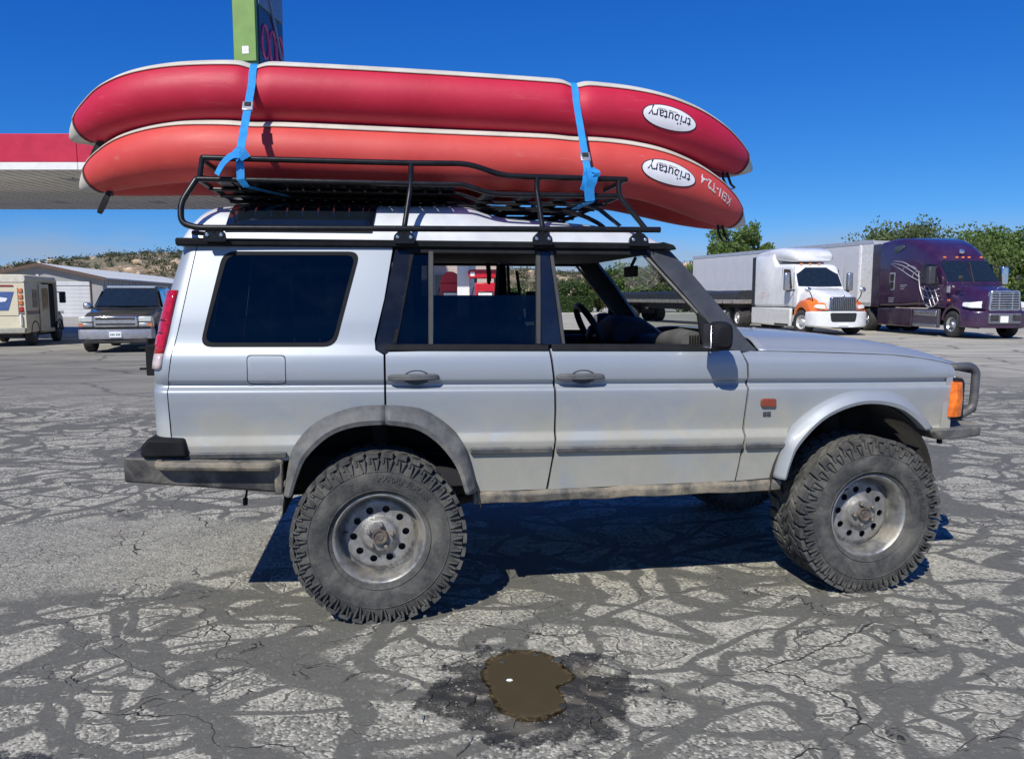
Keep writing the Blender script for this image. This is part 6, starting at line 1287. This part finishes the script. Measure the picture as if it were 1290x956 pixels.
for s_ in (-1, 1):
    for x0, x1 in ((-1.95, -1.05), (-2.85, -2.05), (-3.6, -2.95)):
        mb = MB(); mb.prism([(x0, 1.28), (x1 if x1 < -1.2 else x1 + .1, 1.28), (min(x1, -1.32), 1.74), (x0, 1.76)], 'y', 0, s_ * .02); o = mb.build('side_window', WGL, su, smooth=0)
        me = o.data
        for v in me.vertices: v.co.y += s_ * (.962 - (v.co.z - 1.18) * .315)
    mb = MB(); mb.box(.74, .86, s_ * .58, s_ * .93, .86, 1.02); mb.build('headlamp', HL, su, bevel=.03); mb = MB(); mb.box(.76, .86, s_ * .58, s_ * .93, .735, .84); il = mb.build('indicator', SB, su, bevel=.02); mb = MB(); mb.box(.80, .865, s_ * .82, s_ * .935, .745, .83); mb.build('amber_lens', OFR, il)
    mb = MB(); mb.box(-.98, -.78, s_ * 1.0, s_ * 1.22, 1.20, 1.40); mb.build('door_mirror', CHR, su, bevel=.06); mb = MB(); mb.tube([(-.9, s_ * .94, 1.24), (-.9, s_ * 1.05, 1.25)], .03, 8); mb.build('mirror_arm', BKP, su)
    mb = MB(); mb.lathe([(s_ * .90, .44), (s_ * .995, .44), (s_ * .995, .40), (s_ * .90, .40)], 20, 'y', (0, 0, .40), 0, pi); mb.build('arch', BKP, su)
    for x in (0, -2.95): simple_wheel(su, x, s_ * .845, .385, .28, ALU, s_)
mb = MB(); mb.box(.76, .885, -.56, .56, .735, 1.03); gs = mb.build('grille', CHR, su, bevel=.025)
for z0, z1 in ((.925, .985), (.775, .83)): mb = MB(); mb.box(.88, .893, -.50, .50, z0, z1); mb.build('grille_slot', BK, gs)
mb = MB(); mb.prism(rpoly([(-.11, .858), (.05, .846), (.11, .872), (-.05, .884)], .006), 'x', .885, .90); mb.build('emblem', CHR, gs)
mb = MB(); mb.loft([[(.70, y, .40), (x, y, .40), (x + .02, y, .54), (x, y, .66), (.70, y, .66)] for y, x in ((-.98, .72), (-.90, .84), (-.5, .92), (0, .94), (.5, .92), (.90, .84), (.98, .72))]); mb.build('bumper', SB, su, smooth=35)
mb = MB(); mb.box(.72, .90, -.80, .80, .27, .42); mb.build('lower_valance', BK, su, bevel=.03); mb = MB(); mb.box(.955, .97, -.155, .155, .44, .60); pl = mb.build('number_plate', WHT, su, bevel=.004)
mb = MB()
for k, y in enumerate((-.115, -.075, -.035, .03, .07, .11)): mb.box(.970, .9735, y - .013, y + .013, .492, .546)
tag(mb.build('plate_characters', M('plate green', (.06, .16, .10), .6), pl, smooth=0), None, kind='stuff')
mb = MB(); mb.box(-3.6, .6, -.6, .6, .32, .50); mb.build('underbody', BK, su)
mb = MB(); mb.tube([(-1.02, .36 + .17 * cos(a), 1.36 + .15 * sin(a)) for a in [2 * pi * k / 18 for k in range(18)]], .015, 6, closed=True); mb.build('steering_wheel', BK, su)
# ---------------------------------------------------------------- cream delivery van, seen from behind
CRM = M('cream van paint', (.66, .60, .43), .5, var=.05, vs=2, dust=.3, dcol=(.40, .35, .26), ds=2); CRD = M('dull cream roof', (.62, .58, .47), .5); RDL = M('maroon line', (.24, .03, .03), .5); NVY = M('navy line', (.03, .04, .10), .5)
vn = thing('delivery_van', 'boxy cream delivery van with red and blue stripes and open side door', 'van', (-16.15, 24.0, 0), radians(90 + 15))
# local: x forward (away from the camera), y left; rear face at x=0
mb = MB(); mb.loft([rr(0, .93, .45, 2.06, .07), rr(.05, .95, .42, 2.10, .07), rr(1.55, .95, .42, 2.10, .07)]); mb.build('cargo_body', CRM, vn, smooth=40)
mb = MB(); mb.loft([rr(-.02, .96, 2.02, 2.22, .09), rr(.08, .985, 2.02, 2.26, .09), rr(3.0, .985, 2.02, 2.24, .09), rr(3.3, .93, 1.98, 2.14, .07)]); mb.build('roof', CRD, vn, smooth=40)
mb = MB(); mb.box(1.55, 3.2, .90, .95, .40, 2.03); mb.box(1.55, 1.60, -.94, .90, .40, 2.03); mb.box(1.6, 3.25, -.90, .90, .38, .50); mb.box(3.10, 3.22, -.95, -.85, .5, 2.03); mb.build('cab_shell', CRM, vn)
mb = MB(); mb.loft([rr(3.2, .93, .45, 1.12, .08), rr(3.7, .90, .45, 1.05, .10), rr(4.15, .84, .48, .92, .12)]); mb.build('bonnet', CRM, vn, smooth=40); mb = MB(); mb.add([(3.25, -.88, 1.1), (3.25, .88, 1.1), (3.12, .85, 2.0), (3.12, -.85, 2.0)], [(0, 1, 2, 3)]); mb.build('windscreen', WGL, vn, smooth=0, solid=.02)
mb = MB(); mb.prism(rpoly([(-.74, .98), (.66, .98), (.66, 1.86), (-.74, 1.86)], .03), 'x', -.02, .02); rdw = mb.build('roller_door', CRM, vn, bevel=.008)
mb = MB(); mb.box(-.035, -.015, -.62, .66, 1.88, 1.93); mb.build('door_header', RDL, vn)
mb = MB(); mb.prism([(-.58, 1.12), (.20, 1.12), (.28, 1.70), (-.50, 1.70)] if False else [(-.46, 1.14), (.30, 1.14), (.20, 1.72), (-.64, 1.72)], 'x', -.03, -.021); lgb = mb.build('emblem_panel', M('postal blue', (.06, .11, .28), .5), vn)
mb = MB(); mb.prism([(-.40, 1.42), (.10, 1.36), (-.05, 1.48), (.16, 1.52), (-.10, 1.58), (-.46, 1.52)], 'x', -.036, -.0305); mb.build('emblem_head', WHT, lgb)
for z in (1.76, 1.57, 1.38, 1.19): mb = MB(); mb.box(-.035, .0, -.875, -.755, z - .07, z + .07); mb.build('tail_light', OFR if z > 1.3 else RLENS, vn, bevel=.015)
mb = MB(); mb.tube(fillet([(-.0, -.80, 1.0), (-.06, -.80, 1.0), (-.06, -.80, .66), (0, -.80, .66)], .03), .025, 8); mb.build('grab_rail', WHT, vn)
for z0, mt in ((1.075, RDL), (1.015, NVY)):
    mb = MB(); mb.box(-.012, -.003, -.90, .90, z0, z0 + .035); mb.build('stripe', mt, vn); mb = MB(); mb.box(.06, 1.5, -.962, -.952, z0, z0 + .035); mb.build('stripe', mt, vn); mb = MB(); mb.box(3.25, 3.9, -.945, -.935, z0 - .05, z0 - .015); mb.build('stripe', mt, vn)
mb = MB(); mb.box(-.14, .02, -.93, .93, .42, .60); mb.build('rear_bumper', M('van bumper', (.34, .33, .27), .6), vn, bevel=.03)
mb = MB(); onside(mb, rpoly([(.62, 1.22), (1.08, 1.22), (1.08, 1.80), (.62, 1.80)], .03), -.948, .012); mb.build('side_window', M('van blue glass', (.02, .04, .09), .1, coat=.6), vn)
mb = MB(); mb.box(1.20, 2.12, -1.00, -.965, .45, 1.98); dv = mb.build('sliding_door', CRM, vn, bevel=.01); mb = MB(); mb.box(1.42, 2.0, -1.012, -1.001, 1.12, 1.84); mb.build('door_window', M('van maroon glass', (.05, .02, .025), .1, coat=.6), dv)
mb = MB(); mb.box(1.65, 3.1, -.88, .88, .52, 1.95); mb.build('cab_dark_interior', M('cab dark', (.012, .012, .012), .9), vn)
mb = MB(); mb.box(3.22, 3.40, -1.18, -1.0, 1.35, 1.75); mb.build('door_mirror', BK, vn, bevel=.03); mb = MB(); mb.tube([(3.25, -.9, 1.75), (3.3, -1.1, 1.7)], .02, 6); mb.build('mirror_arm', BK, vn)
for x in (.75, 3.35):
    for s_ in (-1, 1):
        simple_wheel(vn, x, s_ * .82, .34, .22, M('van steel rim', (.10, .10, .10), .6), s_); mb = MB(); mb.lathe([(s_ * .90, .40), (s_ * .962, .40), (s_ * .962, .36)], 18, 'y', (x, 0, .40), 0, pi); mb.build('wheel_arch', BK, vn)
mb = MB(); mb.box(.2, 4.0, -.7, .7, .28, .46); mb.build('underbody', BK, vn)
# pale saloon parked farther off, between the van and the wagon
